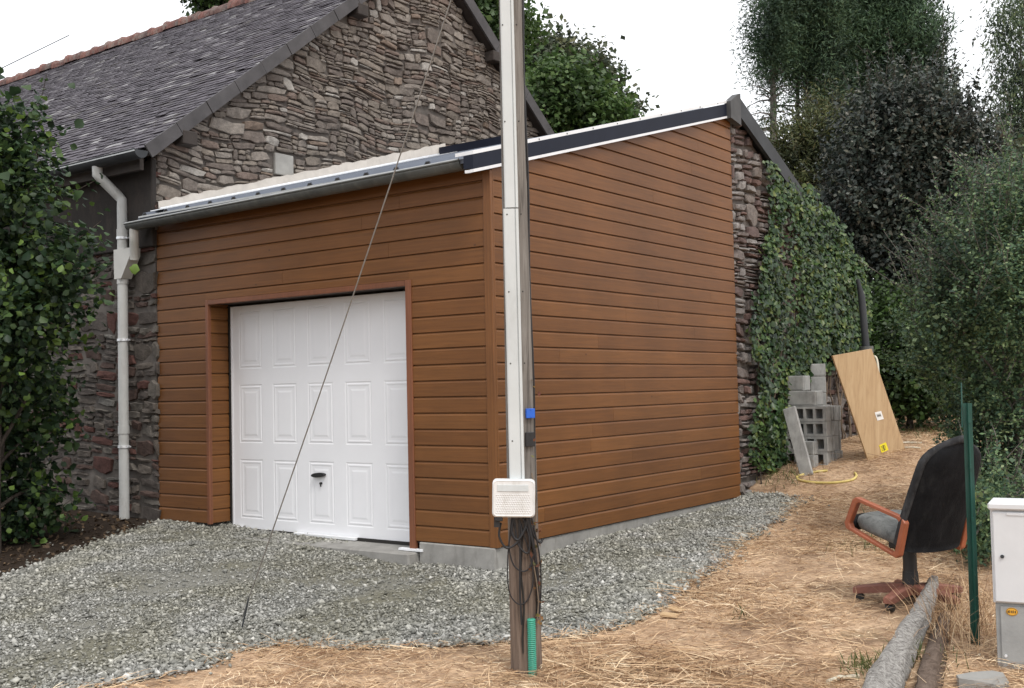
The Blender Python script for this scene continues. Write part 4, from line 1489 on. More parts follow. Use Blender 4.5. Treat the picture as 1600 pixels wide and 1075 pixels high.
def build_pole():
    p = thing('utility_pole', 'weathered wooden utility pole with a white cable cover in front of the garage', 'utility pole', tuple(PB))
    mb = MB()
    n = 24
    vs, fs = [], []
    zs = np.linspace(-.4, 4.4, 40)
    for z in zs:
        c = pole_at(z)
        rad = .083 - .0055 * (z + .3)
        for k in range(n):
            q = 2 * math.pi * k / n
            rr = rad * (1 + .018 * math.sin(5 * q + z) + .012 * math.sin(11 * q + 2.3 * z) + .02 * math.sin(3 * q + 1.7))
            vs.append((c[0] + math.cos(q) * rr, c[1] + math.sin(q) * rr, z))
    for i in range(len(zs) - 1):
        for k in range(n):
            k2 = (k + 1) % n
            fs.append((i * n + k, i * n + k2, (i + 1) * n + k2, (i + 1) * n + k))
    mb.add(vs, fs, True)
    mb.build('pole_shaft', MAT['pole'], p)
    f, r = pole_frame()
    # long drying crack in the foot of the pole
    mb = MB()
    pts = []
    for z in np.linspace(-.15, .52, 10):
        c = Vector(pole_at(z)) + f * (.0815 - .0055 * (z + .3)) + r * (-.012 + .006 * math.sin(z * 17))
        pts.append(c)
    mb.tube(pts, [.003] + [.0055] * 8 + [.003], 5)
    mb.build('crack', MAT['dark'], p)
    # cable cover in two lengths, a C profile standing off the pole
    def cover(z0, z1, wd, off):
        mb = MB()
        P0, P1 = Vector(pole_at(z0)), Vector(pole_at(z1))
        r0, r1 = .083 - .0055 * (z0 + .3), .083 - .0055 * (z1 + .3)
        prof = [(-wd / 2, -.03), (-wd / 2, .012), (-wd / 2 + .006, .017), (wd * .24, .018), (wd * .26, .010), (wd * .31, .010), (wd * .33, .017), (wd / 2 - .004, .015), (wd / 2, .010), (wd / 2, -.03)]
        vs = []
        for c, rad in ((P0, r0), (P1, r1)):
            for (a, b) in prof:
                vs.append(c + r * (a + off) + f * (rad + b))
        m = len(prof)
        fs = [(i, i + 1, m + i + 1, m + i) for i in range(m - 1)] + [tuple(range(m)), tuple(range(m, 2 * m))[::-1]]
        mb.add(vs, fs)
        return mb.build('cable_cover', MAT['cover'], p)
    cover(.70, 2.15, .078, -.026)
    cover(2.156, 4.4, .070, -.022)
    for z in (.95, 1.35, 1.72, 2.12, 2.6, 3.1):
        c = Vector(pole_at(z))
        rad = .083 - .0055 * (z + .3) + .016
        for s in (-.046, .026):
            MB().tube([c + r * s + f * (rad - .004), c + r * s + f * (rad + .003)], .004, 6).build('nail', MAT['dark'], p)
    # power cables down the right flank
    mb = MB()
    for s, k in ((.062, .5), (.074, .2)):
        pts = []
        for z in np.linspace(.62, 4.4, 20):
            c = Vector(pole_at(z))
            pts.append(c + r * (s + .004 * math.sin(z * 6 + s * 90) - .004 * z) + f * (.03 + .012 * k))
        mb.tube(pts, .005, 6)
    mb.build('cable', MAT['cable'], p)
    # plates
    for nm, mt, z, hz, s in (('blue_plate', 'blue', 1.09, .025, .05), ('black_plate', 'black', .955, .037, .045)):
        c = Vector(pole_at(z))
        mb = MB()
        Mx = Matrix(((r.x, -f.x, 0, 0), (r.y, -f.y, 0, 0), (0, 0, 1, 0), (0, 0, 0, 1)))
        Mx.translation = c + r * s + f * .066
        mb.box((-.026, -.012, -hz), (.022, .004, hz), Mx @ rotm('Z', .38), .002)
        for zz in (-hz * .7, hz * .7):
            mb.box((-.004, -.014, zz - .003), (.002, -.010, zz + .003), Mx @ rotm('Z', .38))
        mb.build(nm, MAT[mt], p)
    # meter box
    c = Vector(pole_at(.657))
    Mx = Matrix(((r.x, -f.x, 0, 0), (r.y, -f.y, 0, 0), (0, 0, 1, 0), (0, 0, 0, 1)))
    Mx.translation = c + f * .088 + r * (-.046)
    Mx = Mx @ rotm('Y', .03)
    mb = MB()
    hw, hh = .110, .097
    def rrect(hw, hh, rad, y, n=5):
        o = []
        for sx, sz, a0 in ((1, 1, 0), (-1, 1, 90), (-1, -1, 180), (1, -1, 270)):
            for k in range(n + 1):
                a = math.radians(a0 + 90 * k / n)
                o.append((sx * (hw - rad) + rad * math.cos(a), y, sz * (hh - rad) + rad * math.sin(a)))
        return o
    loops = [rrect(hw * .93, hh * .93, .02, .02), rrect(hw, hh, .022, .016), rrect(hw, hh, .022, -.035), rrect(hw * .985, hh * .985, .02, -.045), rrect(hw * .93, hh * .92, .018, -.052), rrect(hw * .9, hh * .88, .016, -.050)]
    m = len(loops[0])
    vs = [Mx @ Vector(q) for lp in loops for q in lp]
    fs = [tuple(range(m))] + [(i * m + k, i * m + (k + 1) % m, (i + 1) * m + (k + 1) % m, (i + 1) * m + k) for i in range(len(loops) - 1) for k in range(m)] + [tuple(range((len(loops) - 1) * m, len(loops) * m))[::-1]]
    mb.add(vs, fs)
    bx = mb.build('meter_box', MAT['box'], p)
    mb = MB()                                              # raised label frame
    mb.box((-.085, -.0535, .036), (.075, -.0500, .070), Mx, .001)
    mb.build('label_field', MAT['cover'], bx)
    mb = MB()                                              # diamond texture of the lid
    for i in range(15):
        for j in range(9):
            x = -.088 + i * .0118 + (j % 2) * .0059
            z = -.074 + j * .0115
            if abs(x) > .088: continue
            s = .0046
            q = [(x - s, -.0501, z), (x, -.0501, z - s), (x + s, -.0501, z), (x, -.0501, z + s)]
            mb.add([Mx @ Vector(a) for a in q] + [Mx @ Vector((x, -.0535, z))], [(0, 1, 4), (1, 2, 4), (2, 3, 4), (3, 0, 4)])
    mb.build('lid_texture', MAT['box'], bx)
    mb = MB()
    mb.box((-.095, -.045, -.118), (-.055, -.005, -.096), Mx, .004)
    mb.box((-.07, -.03, -.15), (-.10, -.0, -.10), Mx)
    mb.build('cable_gland', MAT['black'], bx)
    # tangle of cables below the box
    def cab(name, pts, rad, mt='cable'):
        out = []
        for (a, b, z) in pts:
            out.append(Vector(pole_at(z)) + r * a + f * b)
        return MB().tube(smooth_path(out, 7), rad, 7).build(name, MAT[mt], p)
    cab('cable', [(-.115, .10, .53), (-.125, .10, .46), (-.09, .10, .40), (-.04, .10, .42), (-.01, .10, .47), (-.02, .10, .54)], .006)
    cab('cable', [(-.04, .10, .55), (-.075, .095, .42), (-.055, .09, .31), (.0, .09, .275), (.04, .09, .32), (.05, .088, .44), (.0, .09, .55)], .004)
    cab('cable', [(-.06, .1, .55), (-.085, .09, .33), (-.08, .09, .17), (-.03, .09, .105), (.02, .09, .14), (.045, .09, .25), (.02, .09, .40), (-.03, .1, .55)], .0035)
    cab('cable', [(-.02, .1, .55), (-.02, .092, .35), (-.025, .09, .18), (-.02, .09, .0)], .0055)
    cab('cable', [(.03, .1, .55), (.055, .092, .46), (.085, .08, .42), (.10, .07, .44)], .006)
    cab('cable', [(.02, .1, .55), (.05, .088, .40), (.066, .07, .25), (.068, .06, .10), (.062, .06, .03)], .010)
    cab('cable', [(.0, .1, .55), (.03, .1, .45), (.02, .098, .37), (-.03, .096, .42), (-.045, .1, .55)], .005)
    cab('cable', [(-.05, .1, .55), (-.06, .1, .48), (-.03, .1, .44), (.01, .1, .5), (.02, .1, .56)], .008)
    cab('cable', [(.045, .1, .55), (.08, .085, .36), (.085, .06, .2), (.075, .06, .05)], .004)
    # a dry vine of red leaves beside the conduit
    vine = MB()
    pts = [Vector(pole_at(z)) + r * (.058 + .012 * math.sin(z * 13)) + f * .082 for z in np.linspace(.02, 1.45, 16)]
    vine.tube(pts[:9], .004, 5)
    vo = vine.build('dry_vine', MAT['twig'], p)
    PP = np.array([np.array(pts[i]) + RNG.normal(0, .018, 3) for i in RNG.integers(0, 6, 46)] + [np.array(pts[i]) + np.array(r) * .02 + RNG.normal(0, .02, 3) for i in (9, 10, 12, 13, 13)])
    V, F = leaf_cards(PP, np.tile(np.array(f), (len(PP), 1)), .034, .020, .8)
    link('vine_leaves', np_mesh('vine_leaves', V, F, leafmat('dry vine leaf', [(.16, .05, .035), (.26, .12, .07), (.42, .25, .10), (.10, .14, .05)], .7)), vo)
    # corrugated conduit at the foot
    mb = MB()
    path, rad = [], []
    for i in range(75):
        z = -.34 + i * .005
        path.append(Vector(pole_at(z)) + r * .030 + f * (.093 - .0 * z))
        rad.append(.023 if i % 2 else .0185)
    mb.tube(path, rad, 14, smooth=False)
    mb.build('conduit', MAT['green_conduit'], p)
    # guy wire from the top of the pole to its anchor in the gravel
    a = Vector(pole_at(4.15))
    b = Vector((-.44, -2.16, float(gz(-.44, -2.16)) + .0))
    gw = thing('guy_wire', 'thin steel guy wire slanting from the utility pole down into the gravel', 'guy wire', tuple(b))
    mb = MB()
    pts = [b.lerp(a, t) + Vector((0, 0, -.05 * math.sin(math.pi * t))) for t in np.linspace(.02, 1, 14)]
    mb.tube(pts, .0039, 8)
    mb.build('wire', MAT['wire'], gw)
    mb = MB()
    mb.tube([b + Vector((0, 0, -.1)), b.lerp(a, .05)], .0055, 8)
    mb.build('anchor_rod', MAT['zincdark'], gw)


# ------------------------------------------------------------------ blocks, board, hose
def block_mesh(hollow=True, ln=.5, dp=.2, ht=.169):
    """a building block lying on its side: its three cells open to the front"""
    mb = MB()
    x0, x1, y0, y1, z0, z1 = -ln / 2, ln / 2, 0, dp, 0, ht
    if not hollow:
        mb.box((x0, y0, z0), (x1, y1, z1), bev=.006)
        mb.box((x0 + .02, y0 - .004, z0 + .02), (x1 - .02, y0 - .0005, z1 - .02))
        mb.box((x1 + .0005, y0 + .02, z0 + .012), (x1 + .006, y1 - .02, z1 - .012))
        return mb
    wl = .028
    n = 4
    cw = (ln - wl * (n + 1)) / n
    xs = [x0]
    for i in range(n):
        xs += [x0 + wl * (i + 1) + cw * i, x0 + wl * (i + 1) + cw * (i + 1)]
    xs.append(x1)
    zs = [z0, z0 + wl, z1 - wl, z1]
    for i in range(len(xs) - 1):
        for j in range(3):
            a, b, c, d = xs[i], xs[i + 1], zs[j], zs[j + 1]
            if i % 2 == 1 and j == 1:
                dep = dp * .85
                q = [(a, y0, c), (b, y0, c), (b, y0, d), (a, y0, d)]
                q2 = [(a + .006, y0 + dep, c + .006), (b - .006, y0 + dep, c + .006), (b - .006, y0 + dep, d - .006), (a + .006, y0 + dep, d - .006)]
                mb.add(q + q2, [(k, (k + 1) % 4, 4 + (k + 1) % 4, 4 + k) for k in range(4)] + [(4, 5, 6, 7)])
            else:
                mb.quad((a, y0, c), (b, y0, c), (b, y0, d), (a, y0, d))
    mb.quad((x0, y0, z1), (x1, y0, z1), (x1, y1, z1), (x0, y1, z1))
    mb.quad((x0, y1, z0), (x1, y1, z0), (x1, y0, z0), (x0, y0, z0))
    mb.quad((x0, y1, z1), (x1, y1, z1), (x1, y1, z0), (x0, y1, z0))
    for x in (x0, x1):
        mb.quad((x, y0, z0), (x, y1, z0), (x, y1, z1), (x, y0, z1))
    s = .012                                               # raised end ribs
    for ya, yb in ((.004, .035), (dp - .035, dp - .004)):
        mb.box((x1 + .0005, ya, z0 + .004), (x1 + s, yb, z1 - .004), bev=.003)
    return mb


def build_blocks():
    c = at_axis(1292, 722, 1, 5.42)
    base = np.array([c[0], c[1], 0.0])
    va = math.atan2((base - CAM)[0], (base - CAM)[1])
    ang = -va - math.radians(24)                           # turned a little so the right end shows
    ux = np.array([math.cos(ang), math.sin(ang)])
    uy = np.array([-math.sin(ang), math.cos(ang)])
    z0 = float(gz(base[0], base[1])) - .02
    def place(o, along, back, z, rot=0.0):
        p = base[:2] + ux * along + uy * back
        o.location = (p[0], p[1], z)
        o.rotation_euler = (0, 0, ang + rot)
    G = 'concrete blocks stacked by the ivy wall'
    mh = block_mesh(True).build('concrete_block', MAT['blockc'])
    rows = ['bottom', 'second', 'third', 'top']
    first = True
    for rr in range(4):
        for dd in range(2):
            o = mh if first else mh.copy()
            if not first: COL.objects.link(o)
            first = False
            j = random.uniform(-.012, .012)
            place(o, -.25 + j, dd * .207 + random.uniform(-.006, .006), z0 + rr * .172, random.uniform(-.015, .015))
            nm = {0: 'bottom hollow grey block of the stack, beside the leaning slab', 1: 'hollow grey block in the second layer of the stack from the ground',
                  2: 'hollow grey block in the third layer of the stack from the ground', 3: 'highest open-celled grey block, directly under the solid blocks'}[rr]
            if dd: nm = {0: 'rear block of the lowest layer, behind the hollow bottom block', 1: 'rear block of the second layer, its end seen at the right of the stack',
                         2: 'rear block of the third layer, its end seen at the right of the stack', 3: 'rear block of the highest hollow layer, its end beside the plywood'}[rr]
            tag(o, nm, 'block', G)
    ms = block_mesh(False).build('concrete_block', MAT['blockc'])
    place(ms, -.37, .02, z0 + .692, .0)
    tag(ms, 'solid grey block lying across the hollow blocks, under the shorter topmost one', 'block', G)
    mt = block_mesh(False, .40, .2, .175).build('concrete_block', MAT['blockc'])
    place(mt, -.48, .05, z0 + .864, .03)
    tag(mt, 'topmost solid grey block of the stack with a pale top', 'block', G)
    m = ms.copy()
    COL.objects.link(m)
    place(m, -.40, .72, z0 + 1.03, math.radians(24))
    m.scale = (.36, .9, .9)
    tag(m, 'grey block half hidden in ivy behind the stack, left of the plywood top', 'block', G)
    # pedestal of blocks that carries it
    for i in range(5):
        m = ms.copy()
        COL.objects.link(m)
        place(m, -.40, .72, z0 + .02 + i * .202, math.radians(24))
        m.scale = (.36, .9, 1.18)
        tag(m, 'grey block hidden in the ivy in the pile behind the hollow stack', 'block', G)
    # two low blocks in front
    for k, (al, bk, zz, sc, lb) in enumerate([(-.205, -.13, -.02, .44, 'short pale block on the ground in front of the hollow stack'), (-.205, -.125, .137, .42, 'short pale block on top of another, in front of the hollow stack'),
                                             (-.62, -.02, -.03, .6, 'dark shaded block on the ground behind the leaning slab'), (-.60, -.01, .128, .6, 'dark shaded block resting on another behind the leaning slab')]):
        b = block_mesh(False, .5 * sc, .12 if k < 2 else .2, .155).build('concrete_block', MAT['blockc'])
        place(b, al, bk, z0 + zz, .0)
        tag(b, lb, 'block', G)
    # leaning slab
    p0 = at_axis(1261, 741, 1, 5.02)
    zb = float(gz(p0[0], p0[1]))
    s = MB()
    s.box((-.075, -.02, 0), (.075, .02, .80), bev=.008)
    o = s.build('concrete_slab', MAT['blockc'])
    o.location = (p0[0], p0[1], zb - .01)
    o.rotation_euler = (math.radians(-10), math.radians(-17), ang + .1)
    tag(o, 'narrow grey concrete slab leaning against the block stack', 'slab')
    # plywood sheet
    BL, BR = at_axis(1357, 722, 1, 5.66), at_axis(1415, 702, 1, 6.36)
    BL[2], BR[2] = float(gz(BL[0], BL[1])) + .0, float(gz(BR[0], BR[1])) - .0
    d = CF + CR * (1301 - 800.) / FPX - CU * (556 - 537.5) / FPX
    n_len = 1.36
    best = None
    for t in np.linspace(10.5, 14.5, 800):
        q = CAM + d * t
        e = abs(np.linalg.norm(q - BL) - n_len) + (10 if q[0] > BL[0] - .05 else 0)
        if best is None or e < best[0]: best = (e, q)
    TL = best[1]
    TR = TL + (BR - BL) * .98 + np.array([0, 0, .0])
    nn = np.cross(BR - BL, TL - BL)
    nn /= np.linalg.norm(nn)
    if nn @ (CAM - BL) < 0: nn = -nn
    pw = thing('plywood_sheet', 'tan plywood sheet with white and yellow stickers leaning beside the block stack', 'plywood', tuple(BL))
    mb = MB()
    mb.prism([BL, BR, TR, TL], -nn * .018)
    mb.build('panel', MAT['ply'], pw)
    def onp(u, v, h=.002): return BL + (BR - BL) * u + (TL - BL) * v + nn * h
    def patch(u, v, du, dv, sh, name, mt):
        MB().prism([onp(u - du, v - dv), onp(u + du, v - dv + sh), onp(u + du, v + dv + sh), onp(u - du, v + dv)], nn * .0015).build(name, MAT[mt], pw)
    patch(.62, .38, .085, .040, .0, 'white_label', 'paper')
    patch(.47, .075, .095, .038, .01, 'yellow_sticker', 'yellow')
    mb = MB()
    mb.prism([onp(.455, .05, .0042), onp(.475, .05, .0042), onp(.475, .105, .0042), onp(.455, .105, .0042)], nn * .0007)
    for i in range(4):
        v = .055 + i * .013
        mb.prism([onp(.40, v, .004), onp(.52, v + .004, .004), onp(.52, v + .008, .004), onp(.40, v + .004, .004)], nn * .0008)
    mb.build('sticker_print', MAT['ink'], pw)
    mb = MB()
    mb.prism([onp(.56, .38, .0042), onp(.665, .38, .0042), onp(.665, .386, .0042), onp(.56, .386, .0042)], nn * .0007)
    for i in range(5):
        u = .565 + i * .022
        mb.prism([onp(u, .37, .004), onp(u + .008, .37, .004), onp(u + .008, .40, .004), onp(u, .40, .004)], nn * .0008)
    mb.build('sticker_print', MAT['ink'], pw)
    # yellow hose on the ground
    pts = [(1293, 737), (1270, 740), (1247, 746), (1250, 752), (1275, 756), (1305, 756), (1330, 752), (1338, 746), (1336, 741)]
    W = []
    for (x, y) in pts:
        W.append(ground_hit(x, y) + np.array([0, 0, .013]))
    o = MB().tube(smooth_path(W, 6), .014, 8).build('garden_hose', MAT['hose'])
    tag(o, 'loop of yellow garden hose lying on the dry lawn', 'hose')
    o = MB().tube(smooth_path([at(1359, 560, 13.6), at(1367, 557, 13.5), at(1371, 566, 13.45), at(1373, 585, 13.4), at(1378, 606, 13.4), at(1390, 650, 13.4), at(1400, 690, 13.3)], 6), .014, 8).build('hose_arch', MAT['palehose'])
    tag(o, 'pale bent hose arching out behind the plywood sheet', 'hose')
    # dark vent pipe
    D = 13.9
    b = ground_at(1357, D)
    vp = thing('vent_pipe', 'dark grey upright pipe with a collar behind the plywood sheet', 'pipe', tuple(b))
    mb = MB()
    mb.tube([at(1354, 552, D), at(1346, 462, D), at(1343, 450, D), at(1340, 436, D)], [.045, .043, .03, .022], 14)
    mb.build('pipe', MAT['zincdark'], vp)
    mb = MB()
    mb.tube([b + np.array([0, 0, -.05]), at(1355, 552, D)], .055, 14)
    mb.tube([at(1354, 552, D), at(1353.5, 541, D)], .085, 14)
    mb.build('collar', MAT['zinc'], vp)
    # bits of cut wood in the grass
    for (x, y, ln, a, lb) in ((1420, 694, .30, .4, 'thin pale stick lying beside the foot of the plywood'), (1424, 702, .22, -.1, 'short pale stick on the lawn just below the thin one'),
                              (1318, 1066, .20, 1.1, 'pale split stick lying left of the weathered log')):
        q = ground_hit(x, y)
        o = MB().tube([(-ln / 2, 0, .015), (0, .02, .02), (ln / 2, 0, .014)], .012, 7).build('stick', MAT['palehose'])
        o.location = tuple(q)
        o.rotation_euler = (0, 0, a)
        tag(o, lb, 'stick')
    for (x, y, sx, sy, a, lb) in ((1046, 966, .055, .03, .2, 'pale wood offcut on the dry lawn near the gravel edge, the nearer of two'), (1058, 957, .05, .028, -.3, 'dull wood offcut on the dry lawn near the gravel edge, the farther of two')):
        q = ground_hit(x, y)
        o = MB().box((-sx, -sy, 0), (sx, sy, .016), bev=.004).build('wood_offcut', MAT['ply'])
        o.location = tuple(q + np.array([0, 0, .012]))
        o.rotation_euler = (.06, .05, a)
        tag(o, lb, 'offcut')


def ground_hit(px, py):
    d = CF + CR * (px - 800.0) / FPX - CU * (py - 537.5) / FPX
    t = np.arange(1, 60, .004)
    P = CAM + d * t[:, None]
    i = np.argmax(P[:, 2] <= gz(P[:, 0], P[:, 1]))
    return P[i]


def ground_at(px, D):
    P = at(px, 640, D)
    return np.array([P[0], P[1], float(gz(P[0], P[1]))])


# ------------------------------------------------------------------ office chair
def build_chair():
    base = ground_hit(1424, 943)
    yaw = math.atan2(.41, -.91)                            # the way the seat faces
    ch = thing('office_chair', 'worn black office chair with orange wooden arms abandoned on the dry lawn', 'chair', tuple(base), rotz=yaw)
    ch.rotation_euler = (0, 0, yaw)
    T = rotm('Z', 0)
    # local: +X forward, +Y left side of the sitter
    tilt = rotm('Y', math.radians(-14))
    piv = Matrix.Translation((0, 0, .385))
    Tm = piv @ tilt
    def loc(name, mb, mt, par=ch): return mb.build(name, MAT[mt], par, world=False)
    # star base
    for k in range(5):
        a = math.radians(36 + 72 * k)
        ca, sa = math.cos(a), math.sin(a)
        mb = MB()
        vs = []
        sec = [(.03, .095, .036, .050), (.16, .092, .034, .046), (.32, .072, .031, .038), (.345, .068, .024, .028)]
        for rr, zc, hw, hh in sec:
            for (u, v) in ((-1, -1), (1, -1), (1, .6), (.55, 1), (-.55, 1), (-1, .6)):
                vs.append((ca * rr - sa * u * hw, sa * rr + ca * u * hw, zc + v * hh * .6))
        fs = [(i * 6 + j, i * 6 + (j + 1) % 6, (i + 1) * 6 + (j + 1) % 6, (i + 1) * 6 + j) for i in range(3) for j in range(6)]
        fs += [tuple(range(6))[::-1], tuple(range(18, 24))]
        mb.add(vs, fs)
        lg = loc('leg', mb, 'legwood')
        mb = MB()
        cx, cy = ca * .305, sa * .305
        mb.tube([(cx - sa * .022, cy + ca * .022, .024), (cx + sa * .022, cy - ca * .022, .024)], .025, 12)
        loc('caster', mb, 'black', lg)
    mb = MB()
    mb.tube([(0, 0, .05), (0, 0, .20)], [.055, .046], 14)
    mb.tube([(0, 0, .10), (0, 0, .41)], [.044, .040], 14)
    mb.box((-.11, -.07, .335), (.11, .07, .41), bev=.01)
    loc('column', mb, 'black')
    # seat: a rounded cushion
    mb = MB()
    loops = []
    def superl(hx, hy, z, p=4.0, n=28, cx=.05):
        o = []
        for k in range(n):
            q = 2 * math.pi * k / n
            c, s = math.cos(q), math.sin(q)
            o.append(Tm @ Vector((cx + hx * math.copysign(abs(c) ** (2 / p), c), hy * math.copysign(abs(s) ** (2 / p), s), z)))
        return o
    for hx, hy, z in ((.17, .17, .015), (.225, .225, .03), (.24, .24, .06), (.235, .235, .09), (.205, .205, .112), (.13, .13, .120), (.05, .05, .121)):
        loops.append(superl(hx, hy, z - (.03 if hx > .2 else 0) * 0))
    n = 28
    vs = [p for l in loops for p in l]
    # sag: drop the middle, roll the front edge down
    fs = [(i * n + k, i * n + (k + 1) % n, (i + 1) * n + (k + 1) % n, (i + 1) * n + k) for i in range(len(loops) - 1) for k in range(n)] + [tuple(range(n))[::-1], tuple(range((len(loops) - 1) * n, len(loops) * n))]
    mb.add(vs, fs, True)
    loc('seat', mb, 'greyfab')
    mb = MB()
    mb.tube([Tm @ Vector((.285, y, .045 - .03 * (y / .23) ** 4)) for y in np.linspace(-.23, .23, 9)], [.03] + [.048] * 7 + [.03], 10)
    loc('seat_edge', mb, 'blackfab')
    # backrest: tall shell, leaning back, rounded top
    mb = MB()
    nu, nv = 16, 18
    vs, fs = [], []
    for side in (0, 1):
        for i in range(nv + 1):
            v = i / nv
            z = .02 + .71 * v
            half = .275 * (1 - .18 * max(0, (v - .25)) ) * (1 if v < .8 else math.sqrt(max(.0, 1 - ((v - .8) / .2) ** 2 * .72)))
            for j in range(nu + 1):
                u = -1 + 2 * j / nu
                edge = max(abs(u) ** 6, (v ** 14))
                x = -.19 - .07 * v ** 1.2 + .05 * u * u                # leans back, wraps forward at the sides
                th = .045 * (1 - edge * .85)
                vs.append(Tm @ Vector((x + (th if side else -th), u * half, z - .06 * (u * u) * v ** 3)))
    m = (nu + 1) * (nv + 1)
    for side in (0, 1):
        for i in range(nv):
            for j in range(nu):
                a = side * m + i * (nu + 1) + j
                q = (a, a + 1, a + nu + 2, a + nu + 1)
                fs.append(q if side else q[::-1])
    rim = [i * (nu + 1) for i in range(nv + 1)] + [nv * (nu + 1) + j for j in range(1, nu + 1)] + [i * (nu + 1) + nu for i in range(nv - 1, -1, -1)] + list(range(nu - 1, 0, -1))
    for k in range(len(rim)):
        a, b = rim[k], rim[(k + 1) % len(rim)]
        fs.append((a, b, m + b, m + a))
    mb.add(vs, fs, True)
    loc('backrest', mb, 'blackfab')
    mb = MB()                                              # padded edge, paler with dust
    edge_pts = []
    for i in range(1, nv + 1): edge_pts.append((vs[i * (nu + 1)] + vs[m + i * (nu + 1)]) / 2)
    for j in range(1, nu + 1): edge_pts.append((vs[nv * (nu + 1) + j] + vs[m + nv * (nu + 1) + j]) / 2)
    for i in range(nv - 1, 0, -1): edge_pts.append((vs[i * (nu + 1) + nu] + vs[m + i * (nu + 1) + nu]) / 2)
    mb.tube(edge_pts, .024, 9)
    loc('backrest_edge', mb, 'edgefab')
    # wooden arm loops
    for sy in (1, -1):
        y = sy * .275
        pts = [(.27, .05), (.235, .215), (.21, .238), (-.16, .232), (-.19, .205), (-.185, .0), (-.165, -.022), (.25, .02)]
        P = [Tm @ Vector((a, y, b)) for a, b in pts]
        c = sum(P, Vector()) / len(P)
        mb = MB()
        yv = (Tm.to_3x3() @ Vector((0, 1, 0))).normalized()
        m = len(P)
        outer = P
        inner = []
        for q in P:
            dv = (c - q)
            inner.append(q + dv.normalized() * .037 * (1.15 if dv.length > .2 else 1))
        vs = []
        for ring, s in ((outer, -1), (outer, 1), (inner, 1), (inner, -1)):
            for q in ring: vs.append(q + yv * .021 * s)
        for k in range(m):
            k2 = (k + 1) % m
            pass
        fs = []
        for rr in range(4):
            r2 = (rr + 1) % 4
            for k in range(m):
                k2 = (k + 1) % m
                fs.append((rr * m + k, rr * m + k2, r2 * m + k2, r2 * m + k))
        mb.add(vs, fs)
        arm = loc('armrest', mb, 'armwood')
        mod = arm.modifiers.new('bevel', 'BEVEL')
        mod.width = .007
        mod.segments = 2
    return ch


